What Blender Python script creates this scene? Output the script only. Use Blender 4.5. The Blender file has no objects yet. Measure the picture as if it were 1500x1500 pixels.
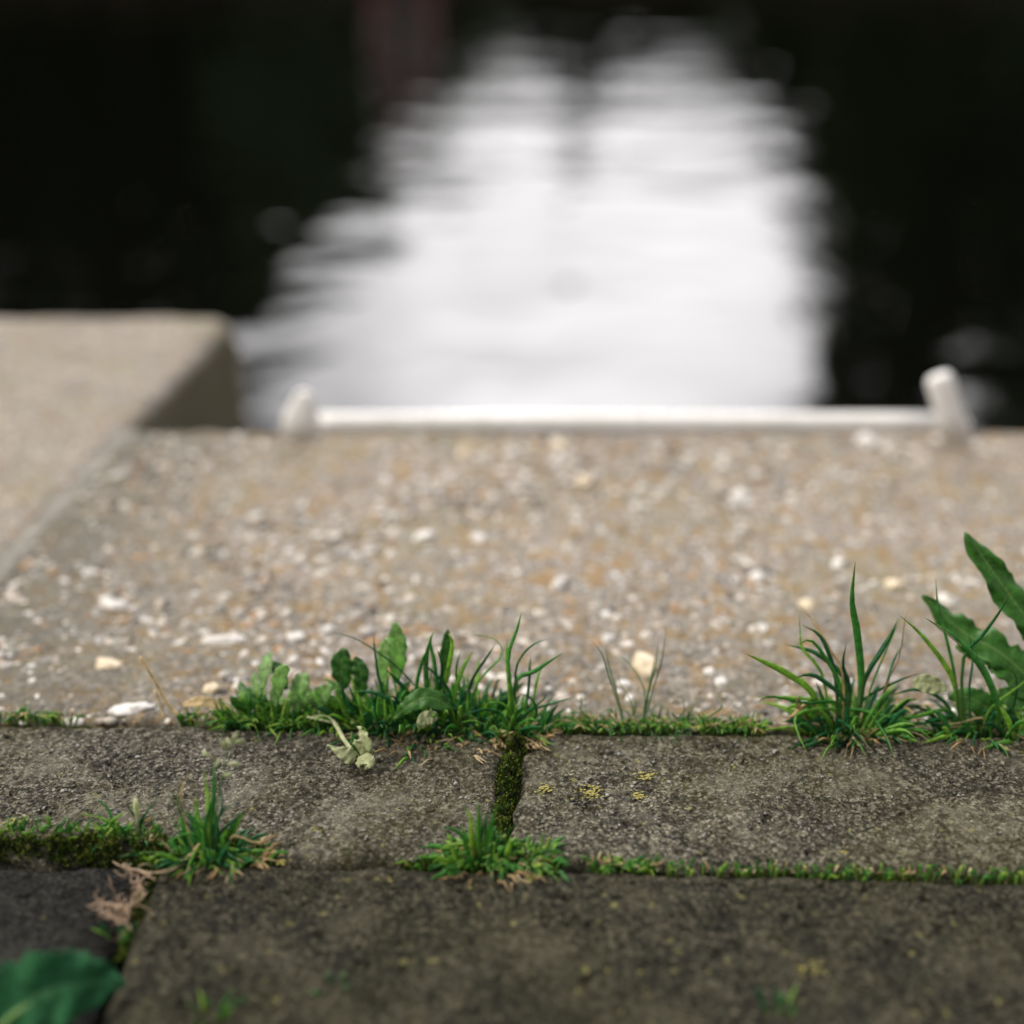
import bpy, math, random
import numpy as np
from mathutils import Vector, Matrix

# ------------------------------------------------------------------ camera, sky, sun, exposure
scene = bpy.context.scene
COL = scene.collection
CAM_H = 0.38
PITCH = math.radians(24.8)          # degrees below the horizon
FPX = 2060.0                        # focal length in photo pixels (1500 px frame)
WATER_Z = -0.95

cam_d = bpy.data.cameras.new('camera')
cam = bpy.data.objects.new('camera', cam_d); COL.objects.link(cam)
cam.location = (0, 0, CAM_H)
cam.rotation_euler = (math.pi/2 - PITCH, 0, 0)
cam_d.sensor_width = 36; cam_d.lens = 36*FPX/1500
cam_d.clip_start = 0.01; cam_d.clip_end = 2000
cam_d.dof.use_dof = True
cam_d.dof.focus_distance = 0.635
cam_d.dof.aperture_fstop = 2.5
scene.camera = cam

SUN_EL, SUN_AZ = math.radians(46), math.radians(-98)   # azimuth from +Y towards +X
world = bpy.data.worlds.new('World'); scene.world = world
world.use_nodes = True
wt = world.node_tree; wt.nodes.clear()
def wn(t, **k):
    n = wt.nodes.new(t)
    for a, b in k.items(): setattr(n, a, b)
    return n
w_out = wn('ShaderNodeOutputWorld')
sky = wn('ShaderNodeTexSky', sky_type='NISHITA', sun_disc=False)
sky.sun_elevation = SUN_EL; sky.sun_rotation = SUN_AZ
bg1 = wn('ShaderNodeBackground'); bg1.inputs[1].default_value = 0.10
wt.links.new(sky.outputs[0], bg1.inputs[0])
tc = wn('ShaderNodeTexCoord')
# bright cloud bank ahead, away from the sun, shaped for the water's brightness
dotn = wn('ShaderNodeVectorMath', operation='DOT_PRODUCT')
sd = Vector((math.sin(math.radians(3))*math.cos(math.radians(35)), math.cos(math.radians(3))*math.cos(math.radians(35)), math.sin(math.radians(35))))
dotn.inputs[1].default_value = sd
wt.links.new(tc.outputs['Generated'], dotn.inputs[0])
mx = wn('ShaderNodeMath', operation='MAXIMUM'); mx.inputs[1].default_value = 0.0
wt.links.new(dotn.outputs['Value'], mx.inputs[0])
pw = wn('ShaderNodeMath', operation='POWER'); pw.inputs[1].default_value = 14.0
wt.links.new(mx.outputs[0], pw.inputs[0])
ns = wn('ShaderNodeTexNoise'); ns.inputs['Scale'].default_value = 3.5; ns.inputs['Detail'].default_value = 5
wt.links.new(tc.outputs['Generated'], ns.inputs['Vector'])
nr = wn('ShaderNodeMapRange'); nr.inputs[1].default_value = 0.35; nr.inputs[2].default_value = 0.65
nr.inputs[3].default_value = 0.75; nr.inputs[4].default_value = 1.2
wt.links.new(ns.outputs['Fac'], nr.inputs[0])
SKY_BANK, SKY_BASE = 9.4, 0.5
ma = wn('ShaderNodeMath', operation='MULTIPLY_ADD'); ma.inputs[1].default_value = SKY_BANK; ma.inputs[2].default_value = SKY_BASE
wt.links.new(pw.outputs[0], ma.inputs[0])
mm = wn('ShaderNodeMath', operation='MULTIPLY')
wt.links.new(ma.outputs[0], mm.inputs[0]); wt.links.new(nr.outputs[0], mm.inputs[1])
bg2 = wn('ShaderNodeBackground'); bg2.inputs[0].default_value = (1.0, 0.975, 0.985, 1)
wt.links.new(mm.outputs[0], bg2.inputs[1])
cl = wn('ShaderNodeMapRange'); cl.inputs[1].default_value = 0.30; cl.inputs[2].default_value = 0.5
cl.inputs[3].default_value = 0.6; cl.inputs[4].default_value = 1.0
wt.links.new(ns.outputs['Fac'], cl.inputs[0])
ws = wn('ShaderNodeMixShader')
wt.links.new(cl.outputs[0], ws.inputs[0]); wt.links.new(bg1.outputs[0], ws.inputs[1]); wt.links.new(bg2.outputs[0], ws.inputs[2])
wt.links.new(ws.outputs[0], w_out.inputs[0])

sun_d = bpy.data.lights.new('sun', 'SUN'); sun_d.energy = 2.9; sun_d.angle = math.radians(10); sun_d.color = (1, 0.93, 0.80)
sun = bpy.data.objects.new('sun', sun_d); COL.objects.link(sun)
sdir = Vector((math.sin(SUN_AZ)*math.cos(SUN_EL), math.cos(SUN_AZ)*math.cos(SUN_EL), math.sin(SUN_EL)))
sun.rotation_euler = (-sdir).to_track_quat('-Z', 'Y').to_euler()

vs = scene.view_settings
vs.view_transform = 'Standard'; vs.look = 'None'; vs.gamma = 1; vs.exposure = 0.0; vs.use_curve_mapping = False

# ------------------------------------------------------------------ helpers
random.seed(7); rng = np.random.default_rng(7)
CP, SP = math.cos(PITCH), math.sin(PITCH)
def ray(px, py):
    sx = (px-750)/FPX; sy = (py-750)/FPX
    return np.array([sx, CP - sy*SP, -SP - sy*CP])
def G(px, py, z=0.0):
    """where the line of sight through a photo pixel meets the level z"""
    d = ray(px, py); t = (z-CAM_H)/d[2]
    return np.array([d[0]*t, d[1]*t, z])
def P(px, py, Y):
    """where it meets the upright plane at depth Y"""
    d = ray(px, py); t = Y/d[1]
    return np.array([d[0]*t, Y, CAM_H + d[2]*t])

def hash2(ix, iy, s):
    h = (ix.astype(np.int64)*374761393 + iy.astype(np.int64)*668265263 + s*1274126177) & 0x7fffffff
    h = ((h ^ (h >> 13))*1274126177) & 0x7fffffff
    return ((h ^ (h >> 16)) & 0xffff)/65535.0
def vnoise(x, y, s=0):
    ix = np.floor(x); iy = np.floor(y); fx = x-ix; fy = y-iy
    fx = fx*fx*(3-2*fx); fy = fy*fy*(3-2*fy)
    a = hash2(ix, iy, s); b = hash2(ix+1, iy, s); c = hash2(ix, iy+1, s); d = hash2(ix+1, iy+1, s)
    return (a*(1-fx)+b*fx)*(1-fy)+(c*(1-fx)+d*fx)*fy - 0.5
def fbm(x, y, scale, octs=3, s=0):
    v = 0; a = 1.0
    for o in range(octs):
        v = v + a*vnoise(x*scale+17.3*o, y*scale-9.1*o, s+o); a *= 0.5; scale *= 2.03
    return v

def tag(o, label=None, cat=None, group=None, kind=None):
    if label: o['label'] = label
    if cat: o['category'] = cat
    if group: o['group'] = group
    if kind: o['kind'] = kind
    return o
def empty(name, loc, label=None, cat=None, group=None):
    o = bpy.data.objects.new(name, None); COL.objects.link(o)
    o.location = Vector(loc); o.empty_display_size = 0.01
    return tag(o, label, cat, group)

class MB:
    def __init__(s): s.v = []; s.f = []; s.t = []; s.n = 0
    def add(s, verts, faces, t=None):
        verts = np.asarray(verts, float)
        s.v.append(verts); b = s.n
        s.f.extend([tuple(i+b for i in f) for f in faces])
        s.t.append(np.zeros(len(verts)) if t is None else np.asarray(t, float))
        s.n += len(verts)
    def build(s, name, m, parent=None, smooth=True, origin=None):
        v = np.concatenate(s.v)
        if parent is not None: org = np.array(parent.location); loc = (0, 0, 0)
        else:
            org = np.array([(v[:, 0].min()+v[:, 0].max())/2, (v[:, 1].min()+v[:, 1].max())/2, v[:, 2].min()]) if origin is None else np.array(origin, float)
            loc = org
        me = bpy.data.meshes.new(name)
        me.from_pydata((v-org).tolist(), [], s.f)
        at = me.attributes.new('t', 'FLOAT', 'POINT'); at.data.foreach_set('value', np.concatenate(s.t).astype(np.float32))
        if smooth: me.polygons.foreach_set('use_smooth', [True]*len(me.polygons))
        me.materials.append(m); me.update()
        o = bpy.data.objects.new(name, me); COL.objects.link(o); o.location = Vector(loc)
        if parent is not None: o.parent = parent
        return o
    def box(s, x0, x1, y0, y1, z0, z1):
        v = [(x, y, z) for z in (z0, z1) for y in (y0, y1) for x in (x0, x1)]
        s.add(v, [(0, 2, 3, 1), (4, 5, 7, 6), (0, 1, 5, 4), (2, 6, 7, 3), (0, 4, 6, 2), (1, 3, 7, 5)])
    def tube(s, pts, rad, seg=8, caps=True):
        pts = np.asarray(pts, float); n = len(pts)
        rad = np.full(n, rad) if np.isscalar(rad) else np.asarray(rad, float)
        tan = np.gradient(pts, axis=0); tan /= np.linalg.norm(tan, axis=1)[:, None]+1e-12
        ref = np.array([0, 0, 1.0]) if abs(tan[0][2]) < 0.9 else np.array([1.0, 0, 0])
        vs_ = []; tt = []
        for i in range(n):
            a = np.cross(tan[i], ref); a /= np.linalg.norm(a)+1e-12; b = np.cross(tan[i], a)
            for k in range(seg):
                an = 2*math.pi*k/seg
                vs_.append(pts[i]+rad[i]*(math.cos(an)*a+math.sin(an)*b)); tt.append(i/(n-1))
        fs = [(i*seg+k, i*seg+(k+1) % seg, (i+1)*seg+(k+1) % seg, (i+1)*seg+k) for i in range(n-1) for k in range(seg)]
        if caps: fs += [tuple(reversed(range(seg))), tuple(range((n-1)*seg, n*seg))]
        s.add(vs_, fs, tt)

def spline(ctrl, n):
    c = np.asarray(ctrl, float)
    if len(c) == 2: c = np.array([c[0], c[0]*.5+c[1]*.5, c[1]])
    p = np.vstack([2*c[0]-c[1], c, 2*c[-1]-c[-2]])
    out = []
    m = len(c)-1
    for k in range(n):
        u = k/(n-1)*m; i = min(int(u), m-1); f = u-i
        a, b, d, e = p[i], p[i+1], p[i+2], p[i+3]
        out.append(0.5*((2*b)+(-a+d)*f+(2*a-5*b+4*d-e)*f*f+(-a+3*b-3*d+e)*f**3))
    return np.array(out)

def blade(mb, ctrl, w, n=11, face=None, fold=0.35, taper=0.55):
    """a folded grass blade along a curve"""
    c = spline(ctrl, n)
    tan = np.gradient(c, axis=0); tan /= np.linalg.norm(tan, axis=1)[:, None]+1e-12
    if face is None: face = np.array([random.uniform(-1, 1), -1.0, random.uniform(-.2, .5)])
    vs_ = []; tt = []
    for i in range(n):
        t = i/(n-1)
        side = np.cross(tan[i], face); side /= np.linalg.norm(side)+1e-9
        nrm = np.cross(side, tan[i])
        ww = w*0.5*(0.7+0.3*min(1, t*4))*(1.0 if t < taper else max(0.04, 1-((t-taper)/(1-taper))**1.6))
        vs_ += [c[i]-side*ww, c[i]-nrm*ww*fold*2, c[i]+side*ww, c[i]+nrm*ww*0.25]
        tt += [t]*4
    fs = []
    for i in range(n-1):
        a = i*4; b = a+4
        fs += [(a, a+1, b+1, b), (a+1, a+2, b+2, b+1), (a+2, a+3, b+3, b+2), (a+3, a, b, b+3)]
    mb.add(vs_, fs, tt)

def leaf(mb, ctrl, width, face, n=26, lobes=0, lobe_depth=0.3, droop=0.15, m=8, shape=0.75, seed=0, crinkle=0.06, point=False):
    """a broad leaf: midrib curve, blade halves folded and crinkled, lobed margin"""
    c = spline(ctrl, n)
    L = np.sum(np.linalg.norm(np.diff(c, axis=0), axis=1))
    tan = np.gradient(c, axis=0); tan /= np.linalg.norm(tan, axis=1)[:, None]+1e-12
    vs_ = []; tt = []
    r = np.random.default_rng(seed)
    ph = r.uniform(0, 6, 4)
    for i in range(n):
        t = i/(n-1)
        side = np.cross(tan[i], face); side /= np.linalg.norm(side)+1e-9
        nrm = np.cross(side, tan[i])
        base = (math.sin(math.pi*min(1, t**shape*0.97+0.03)))**0.7
        if point: base = math.sin(math.pi*t**.62)**.8*(1-t**3) if t < 1 else 0
        for k in range(-m, m+1):
            u = k/m
            lo = 1.0
            if lobes:
                ll = (t*lobes+.12*math.sin(t*19+ph[2])+ph[0]+(0.3 if u > 0 else 0)) % 1.0
                lo = 1-lobe_depth*(1-ll)**1.4*(0.75+0.25*math.sin(t*31+ph[3]+u*2))*(1-0.45*t)-.05*math.sin(t*70+ph[1]+u)
            ww = width*0.5*base*lo+0.0004
            cr = crinkle*width*math.sin(t*23+ph[1]+u*3)*abs(u)
            vs_.append(c[i]+side*ww*u + nrm*(abs(u)**1.3*ww*0.35+cr-abs(u)**2*droop*width))
            tt.append(abs(u))
    q = 2*m+1
    fs = [(i*q+k, i*q+k+1, (i+1)*q+k+1, (i+1)*q+k) for i in range(n-1) for k in range(q-1)]
    mb.add(vs_, fs, tt)

def solid(o, th):
    md = o.modifiers.new('thickness', 'SOLIDIFY'); md.thickness = th; md.offset = 0
    return o

# ------------------------------------------------------------------ materials
def mat(name):
    m = bpy.data.materials.new(name); m.use_nodes = True
    nt = m.node_tree; b = nt.nodes['Principled BSDF']
    return m, nt, b
def N(nt, t, ins=None, **k):
    n = nt.nodes.new(t)
    for a, v in k.items(): setattr(n, a, v)
    for a, v in (ins or {}).items():
        if hasattr(v, 'is_linked') or hasattr(v, 'links'): nt.links.new(v, n.inputs[a])
        else: n.inputs[a].default_value = v
    return n
def ramp(nt, fac, stops, mode='LINEAR'):
    n = nt.nodes.new('ShaderNodeValToRGB'); n.color_ramp.interpolation = mode
    e = n.color_ramp.elements
    while len(e) < len(stops): e.new(0.5)
    for i, (p, c) in enumerate(stops):
        e[i].position = p; e[i].color = (*c, 1) if len(c) == 3 else c
    nt.links.new(fac, n.inputs[0]); return n.outputs[0]
def mix(nt, f, a, b, mode='MIX'):
    n = nt.nodes.new('ShaderNodeMix'); n.data_type = 'RGBA'; n.blend_type = mode
    for i, v in ((0, f), (6, a), (7, b)):
        if hasattr(v, 'links'): nt.links.new(v, n.inputs[i])
        elif isinstance(v, (int, float)): n.inputs[i].default_value = v
        else: n.inputs[i].default_value = (*v, 1)
    return n.outputs[2]
def noise(nt, co, sc, det=3, rough=0.6):
    return N(nt, 'ShaderNodeTexNoise', {'Vector': co, 'Scale': sc, 'Detail': det, 'Roughness': rough}).outputs['Fac']
def bump(nt, h, dist, nrm=None, strength=1.0):
    d = {'Height': h, 'Distance': dist, 'Strength': strength}
    if nrm is not None: d['Normal'] = nrm
    return N(nt, 'ShaderNodeBump', d).outputs[0]
def g(v): return (v, v, v)

def paver_mat(name, base, dark, light, wet=0.0, lichen=0.5):
    m, nt, b = mat(name)
    co = N(nt, 'ShaderNodeTexCoord').outputs['Object']
    big = noise(nt, co, 11, 4, .6); mid = noise(nt, co, 90, 3, .65); fine = noise(nt, co, 560, 4, .78)
    vo = N(nt, 'ShaderNodeTexVoronoi', {'Vector': co, 'Scale': 820.0})
    grain = N(nt, 'ShaderNodeSeparateColor', {0: vo.outputs['Color']}).outputs[0]
    c = ramp(nt, fine, [(0.40, dark), (0.51, base), (0.61, light)])
    c = mix(nt, ramp(nt, grain, [(0.0, g(0)), (0.86, g(0)), (0.9, g(.75))]), c, [x*1.7 for x in light])
    c = mix(nt, ramp(nt, grain, [(0.0, g(.7)), (0.12, g(.7)), (0.17, g(0))]), c, [x*.45 for x in dark])
    c = mix(nt, ramp(nt, mid, [(0.35, g(.55)), (0.6, g(0))]), c, [x*.65 for x in dark])
    c = mix(nt, ramp(nt, big, [(0.40, g(0)), (0.66, g(.5))]), c, [base[0]*1.05, base[1]*1.05, base[2]*.5])   # algae film
    mot = noise(nt, co, 300, 3, .6)
    c = mix(nt, ramp(nt, mot, [(0.35, g(.7)), (0.48, g(0))]), c, dark)
    c = mix(nt, ramp(nt, mot, [(0.54, g(0)), (0.66, g(.55))]), c, light)
    mot2 = noise(nt, co, 26, 5, .68)
    c = mix(nt, ramp(nt, mot2, [(0.36, g(.5)), (0.48, g(0))]), c, dark)
    c = mix(nt, ramp(nt, mot2, [(0.50, g(0)), (0.66, g(.42))]), c, light)
    lv = N(nt, 'ShaderNodeTexVoronoi', {'Vector': N(nt, 'ShaderNodeVectorMath', {0: co, 1: N(nt, 'ShaderNodeVectorMath', {0: N(nt, 'ShaderNodeTexNoise', {'Vector': co, 'Scale': 400.0}).outputs['Color'], 1: (.004, .004, .004)}, operation='MULTIPLY').outputs[0]}, operation='ADD').outputs[0], 'Scale': 190.0, 'Randomness': 1.0})
    ls = N(nt, 'ShaderNodeSeparateColor', {0: lv.outputs['Color']}).outputs[1]
    spot = ramp(nt, lv.outputs['Distance'], [(0.16, g(1)), (0.34, g(0))])
    pick = ramp(nt, ls, [(0.92-0.08*lichen, g(0)), (0.925-0.08*lichen, g(.8))])
    brk = ramp(nt, fine, [(0.42, g(0)), (0.52, g(1))])
    f = mix(nt, 1.0, mix(nt, 1.0, spot, pick, 'MULTIPLY'), brk, 'MULTIPLY')
    c = mix(nt, f, c, (0.36, 0.34, 0.11))
    nt.links.new(c, b.inputs['Base Color'])
    b.inputs['Roughness'].default_value = 0.85-0.2*wet
    b.inputs['Specular IOR Level'].default_value = 0.22
    n1 = bump(nt, fine, 0.0034)
    nt.links.new(bump(nt, vo.outputs['Distance'], 0.0007, n1), b.inputs['Normal'])
    return m

def concrete_mat(name, tint=1.0, dirt=(-.13, .02), corner_dim=.72, ochre=.68):
    m, nt, b = mat(name)
    co = N(nt, 'ShaderNodeTexCoord').outputs['Object']
    big = noise(nt, co, 9, 4, .6); mid = noise(nt, co, 62, 4, .7); fine = noise(nt, co, 350, 4, .7)
    c = ramp(nt, fine, [(0.33, (0.14*tint, 0.126*tint, 0.108*tint)), (0.5, (0.325*tint, 0.292*tint, 0.258*tint)), (0.66, (0.54*tint, 0.492*tint, 0.452*tint))])
    for sc, sd_, st in ((170.0, 0.0, .75), (320.0, 3.7, .6)):
        mp = N(nt, 'ShaderNodeVectorMath', {0: co, 1: (sd_, sd_, sd_)}, operation='ADD').outputs[0]
        vo = N(nt, 'ShaderNodeTexVoronoi', {'Vector': mp, 'Scale': sc})
        rr = N(nt, 'ShaderNodeSeparateColor', {0: vo.outputs['Color']}).outputs[0]
        pc = ramp(nt, rr, [(0.0, (0.10, 0.09, 0.075)), (0.2, (0.34, 0.20, 0.08)), (0.38, (0.24, 0.215, 0.19)), (0.60, (0.44, 0.37, 0.30)), (0.80, (0.64, 0.57, 0.49)), (0.91, (0.84, 0.79, 0.73))], 'CONSTANT')
        f = ramp(nt, vo.outputs['Distance'], [(0.30, g(st)), (0.52, g(0))])
        c = mix(nt, f, c, pc)
    c = mix(nt, ramp(nt, mid, [(0.50, g(0)), (0.60, g(ochre))]), c, (0.38, 0.225, 0.065))      # ochre lichen film
    c = mix(nt, ramp(nt, big, [(0.45, g(0)), (0.66, g(.42))]), c, (0.27, 0.245, 0.13))    # greenish algae
    mid2 = noise(nt, co, 21, 3, .6)
    c = mix(nt, ramp(nt, mid2, [(0.30, g(.5)), (0.46, g(0))]), c, (0.17, 0.155, 0.14))
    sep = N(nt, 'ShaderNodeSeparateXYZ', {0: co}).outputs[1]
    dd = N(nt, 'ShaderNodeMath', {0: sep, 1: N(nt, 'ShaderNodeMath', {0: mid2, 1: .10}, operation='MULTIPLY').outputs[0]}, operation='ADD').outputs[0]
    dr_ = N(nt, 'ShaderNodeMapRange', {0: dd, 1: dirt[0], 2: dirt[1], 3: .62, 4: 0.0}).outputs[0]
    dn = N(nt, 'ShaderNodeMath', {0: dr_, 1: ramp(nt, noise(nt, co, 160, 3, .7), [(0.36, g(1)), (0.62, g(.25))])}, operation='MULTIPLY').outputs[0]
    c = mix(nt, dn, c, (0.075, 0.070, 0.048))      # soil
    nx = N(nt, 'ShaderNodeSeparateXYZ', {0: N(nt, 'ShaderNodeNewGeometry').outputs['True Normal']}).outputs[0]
    c = mix(nt, mix(nt, 1.0, ramp(nt, nx, [(0.80, g(0)), (0.97, g(.85))]), ramp(nt, mid2, [(0.25, g(.8)), (0.6, g(1))]), 'MULTIPLY'), c, (0.105, 0.095, 0.045))   # shade of the end face painted into the colour, with an olive algae tone
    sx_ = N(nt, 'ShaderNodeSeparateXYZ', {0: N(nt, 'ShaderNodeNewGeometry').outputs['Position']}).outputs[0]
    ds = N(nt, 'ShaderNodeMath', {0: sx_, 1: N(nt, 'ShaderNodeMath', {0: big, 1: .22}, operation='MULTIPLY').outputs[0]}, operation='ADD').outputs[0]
    c = mix(nt, N(nt, 'ShaderNodeMapRange', {0: ds, 1: -.17, 2: -.05, 3: corner_dim, 4: 0.0}).outputs[0], c, (0.13, 0.125, 0.10))   # lens corner darkening painted into the slab colour towards the left
    nt.links.new(c, b.inputs['Base Color'])
    b.inputs['Roughness'].default_value = 0.8; b.inputs['Specular IOR Level'].default_value = 0.3
    nt.links.new(bump(nt, fine, 0.003), b.inputs['Normal'])
    return m

def island_mat(name, stops, rough=0.6, spec=0.4, nscale=300, nd=0.0006, mode='CONSTANT'):
    m, nt, b = mat(name)
    geo = N(nt, 'ShaderNodeNewGeometry').outputs['Random Per Island']
    co = N(nt, 'ShaderNodeTexCoord').outputs['Object']
    c = ramp(nt, geo, stops, mode)
    fine = noise(nt, co, nscale, 3, .7)
    c = mix(nt, 1.0, c, ramp(nt, fine, [(0.3, g(.62)), (0.65, g(1.0))]), 'MULTIPLY')
    nt.links.new(c, b.inputs['Base Color'])
    b.inputs['Roughness'].default_value = rough; b.inputs['Specular IOR Level'].default_value = spec
    nt.links.new(bump(nt, fine, nd), b.inputs['Normal'])
    return m

def leafy_mat(name, stops, tip=None, base=None, trans=0.3, rough=0.42, veins=False, spec=0.45):
    m, nt, b = mat(name)
    geo = N(nt, 'ShaderNodeNewGeometry').outputs['Random Per Island']
    co = N(nt, 'ShaderNodeTexCoord').outputs['Object']
    at = N(nt, 'ShaderNodeAttribute', attribute_name='t').outputs['Fac']
    c = ramp(nt, geo, stops)
    nz = noise(nt, co, 260, 3, .6)
    c = mix(nt, 1.0, c, ramp(nt, nz, [(0.3, g(.6)), (0.7, g(1.25))]), 'MULTIPLY')
    if base: c = mix(nt, ramp(nt, at, [(0.0, g(.75)), (0.35, g(0))]), c, base)
    if tip: c = mix(nt, ramp(nt, at, [(0.82, g(0)), (1.0, g(.7))]), c, tip)
    if veins: c = mix(nt, ramp(nt, at, [(0.0, g(.7)), (0.09, g(0))]), c, veins)
    nt.links.new(c, b.inputs['Base Color'])
    b.inputs['Roughness'].default_value = rough; b.inputs['Specular IOR Level'].default_value = spec
    nt.links.new(bump(nt, nz, 0.0012), b.inputs['Normal'])
    tr = N(nt, 'ShaderNodeBsdfTranslucent', {0: mix(nt, 1.0, c, (1.5, 1.7, 0.7), 'MULTIPLY')})
    ms = N(nt, 'ShaderNodeMixShader', {0: trans, 1: b.outputs[0], 2: tr.outputs[0]})
    nt.links.new(ms.outputs[0], nt.nodes['Material Output'].inputs[0])
    return m

def plain(name, c1, c2, sc, rough=0.8, bd=0.0, spec=0.3):
    m, nt, b = mat(name)
    co = N(nt, 'ShaderNodeTexCoord').outputs['Object']
    nz = noise(nt, co, sc, 4, .65)
    nt.links.new(ramp(nt, nz, [(0.35, c1), (0.65, c2)]), b.inputs['Base Color'])
    b.inputs['Roughness'].default_value = rough; b.inputs['Specular IOR Level'].default_value = spec
    if bd: nt.links.new(bump(nt, nz, bd), b.inputs['Normal'])
    return m

M = {}
M['paver'] = paver_mat('worn grey paver', (0.118, 0.106, 0.070), (0.020, 0.0175, 0.011), (0.37, 0.345, 0.265), lichen=.7)
M['paver_left'] = paver_mat('worn grey paver cooler', (0.108, 0.098, 0.068), (0.020, 0.018, 0.0135), (0.40, 0.37, 0.30), lichen=.4)
M['paver_front'] = paver_mat('foreground dimmed paver', (0.040, 0.037, 0.022), (0.008, 0.0075, 0.0045), (0.155, 0.142, 0.092), lichen=.5)  # foreground dimming put into this paver's darker colours
M['paver_dark'] = paver_mat('corner dimmed dark paver', (0.008, 0.0076, 0.0066), (0.0025, 0.0025, 0.0022), (0.07, 0.067, 0.056), wet=0, lichen=-.5)  # dark stone, with the dim picture corner put into its colour
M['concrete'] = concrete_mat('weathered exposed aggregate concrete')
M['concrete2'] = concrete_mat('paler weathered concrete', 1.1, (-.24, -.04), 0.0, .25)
M['mortar'] = plain('sandy mortar', (0.17, 0.16, 0.14), (0.30, 0.28, 0.25), 60, .95, .002)
M['pebbles'] = island_mat('mixed aggregate stones', [(0, (0.07, 0.065, 0.06)), (0.12, (0.42, 0.25, 0.12)), (0.22, (0.34, 0.32, 0.29)), (0.42, (0.44, 0.38, 0.31)), (0.56, (0.50, 0.46, 0.42)), (0.68, (0.66, 0.58, 0.49)), (0.78, (0.80, 0.74, 0.67)), (0.88, (0.88, 0.85, 0.81))])
M['white_stone'] = island_mat('pale flint', [(0, (0.80, 0.76, 0.70)), (0.5, (0.84, 0.80, 0.76))], rough=.5)
M['cream_stone'] = island_mat('cream flint', [(0, (0.82, 0.68, 0.47)), (0.5, (0.84, 0.70, 0.50))], rough=.5)
M['grit'] = island_mat('paver grit', [(0, (0.03, 0.03, 0.028)), (0.3, (0.13, 0.12, 0.10)), (0.6, (0.22, 0.205, 0.18)), (0.85, (0.36, 0.34, 0.31))], nscale=800, nd=0.0002)
M['soil'] = plain('dark joint soil', (0.012, 0.010, 0.007), (0.05, 0.04, 0.026), 260, .95, .003)
M['grass'] = leafy_mat('grass blade green', [(0, (0.012, 0.10, 0.035)), (0.38, (0.035, 0.20, 0.065)), (0.66, (0.10, 0.34, 0.06)), (1, (0.34, 0.54, 0.08))], tip=(0.30, 0.27, 0.06), base=(0.22, 0.32, 0.08), trans=.34)
M['grass_thin'] = leafy_mat('thin pale sprig green', [(0, (0.05, 0.15, 0.06)), (1, (0.16, 0.30, 0.10))], trans=.3)
M['grass_bright'] = leafy_mat('short bright grass', [(0, (0.02, 0.12, 0.025)), (0.5, (0.08, 0.30, 0.04)), (1, (0.36, 0.50, 0.08))], base=(0.20, 0.22, 0.06), trans=.35)
M['straw'] = leafy_mat('dry straw', [(0, (0.42, 0.26, 0.12)), (0.5, (0.60, 0.44, 0.22)), (1, (0.72, 0.60, 0.40))], trans=.15, rough=.6)
M['root'] = leafy_mat('dry pale root', [(0, (0.16, 0.10, 0.06)), (.5, (0.36, 0.25, 0.16)), (1, (0.62, 0.46, 0.33))], trans=.05, rough=.7)
M['moss'] = leafy_mat('cushion moss', [(0, (0.008, 0.015, 0.004)), (0.55, (0.028, 0.055, 0.008)), (0.78, (0.10, 0.16, 0.015)), (0.92, (0.24, 0.28, 0.04)), (1, (0.34, 0.26, 0.10))], trans=.25, rough=.6)
M['moss_under'] = plain('moss cushion base', (0.006, 0.007, 0.003), (0.030, 0.030, 0.012), 500, .9, .002)
M['broad'] = leafy_mat('broad weed leaf', [(0, (0.03, 0.14, 0.02)), (1, (0.075, 0.22, 0.03))], trans=.3, veins=(0.22, 0.34, 0.10))
M['broad_pale'] = leafy_mat('pale seedling leaf', [(0, (0.13, 0.32, 0.07)), (1, (0.36, 0.52, 0.22))], trans=.4, veins=(0.42, 0.52, 0.25))
M['dark_leaf'] = leafy_mat('blue green dandelion leaf', [(0, (0.020, 0.12, 0.045)), (1, (0.030, 0.15, 0.055))], trans=.25, veins=(0.10, 0.25, 0.12), rough=.7, spec=.2)
M['wilted'] = leafy_mat('wilted grey green leaf', [(0, (0.24, 0.31, 0.13)), (.6, (0.42, 0.45, 0.24)), (1, (0.50, 0.42, 0.26))], trans=.2, rough=.6, veins=(0.55, 0.55, 0.36))
M['seed'] = leafy_mat('pale seed head', [(0, (0.35, 0.42, 0.14)), (1, (0.72, 0.72, 0.50))], trans=.2, rough=.6)
m, nt, b = mat('chipped white paint')
co = N(nt, 'ShaderNodeTexCoord').outputs['Object']
c = ramp(nt, noise(nt, co, 45, 3, .6), [(0.35, (0.80, 0.785, 0.76)), (0.6, (0.88, 0.87, 0.86))])
c = mix(nt, ramp(nt, noise(nt, co, 130, 5, .7), [(0.62, g(0)), (0.66, g(.9))]), c, (0.20, 0.13, 0.09))
nt.links.new(c, b.inputs['Base Color']); b.inputs['Roughness'].default_value = .45
M['white_paint'] = m
M['crown'] = leafy_mat('tree leaves', [(0, (0.012, 0.024, 0.008)), (1, (0.035, 0.058, 0.016))], trans=.12, rough=.7, spec=.1)
M['crown_light'] = leafy_mat('paler tree leaves', [(0, (0.03, 0.07, 0.03)), (1, (0.14, 0.22, 0.10))], trans=.25, rough=.6, spec=.3)
M['bark'] = plain('bark', (0.03, 0.024, 0.018), (0.08, 0.06, 0.045), 6, .9, .02)
M['quay_brick'] = plain('quay wall brick', (0.05, 0.035, 0.028), (0.12, 0.08, 0.06), 8, .9, .01)
M['red_brick'] = plain('red brick', (0.20, 0.018, 0.010), (0.30, 0.032, 0.018), 6, .85, .01)
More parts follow.
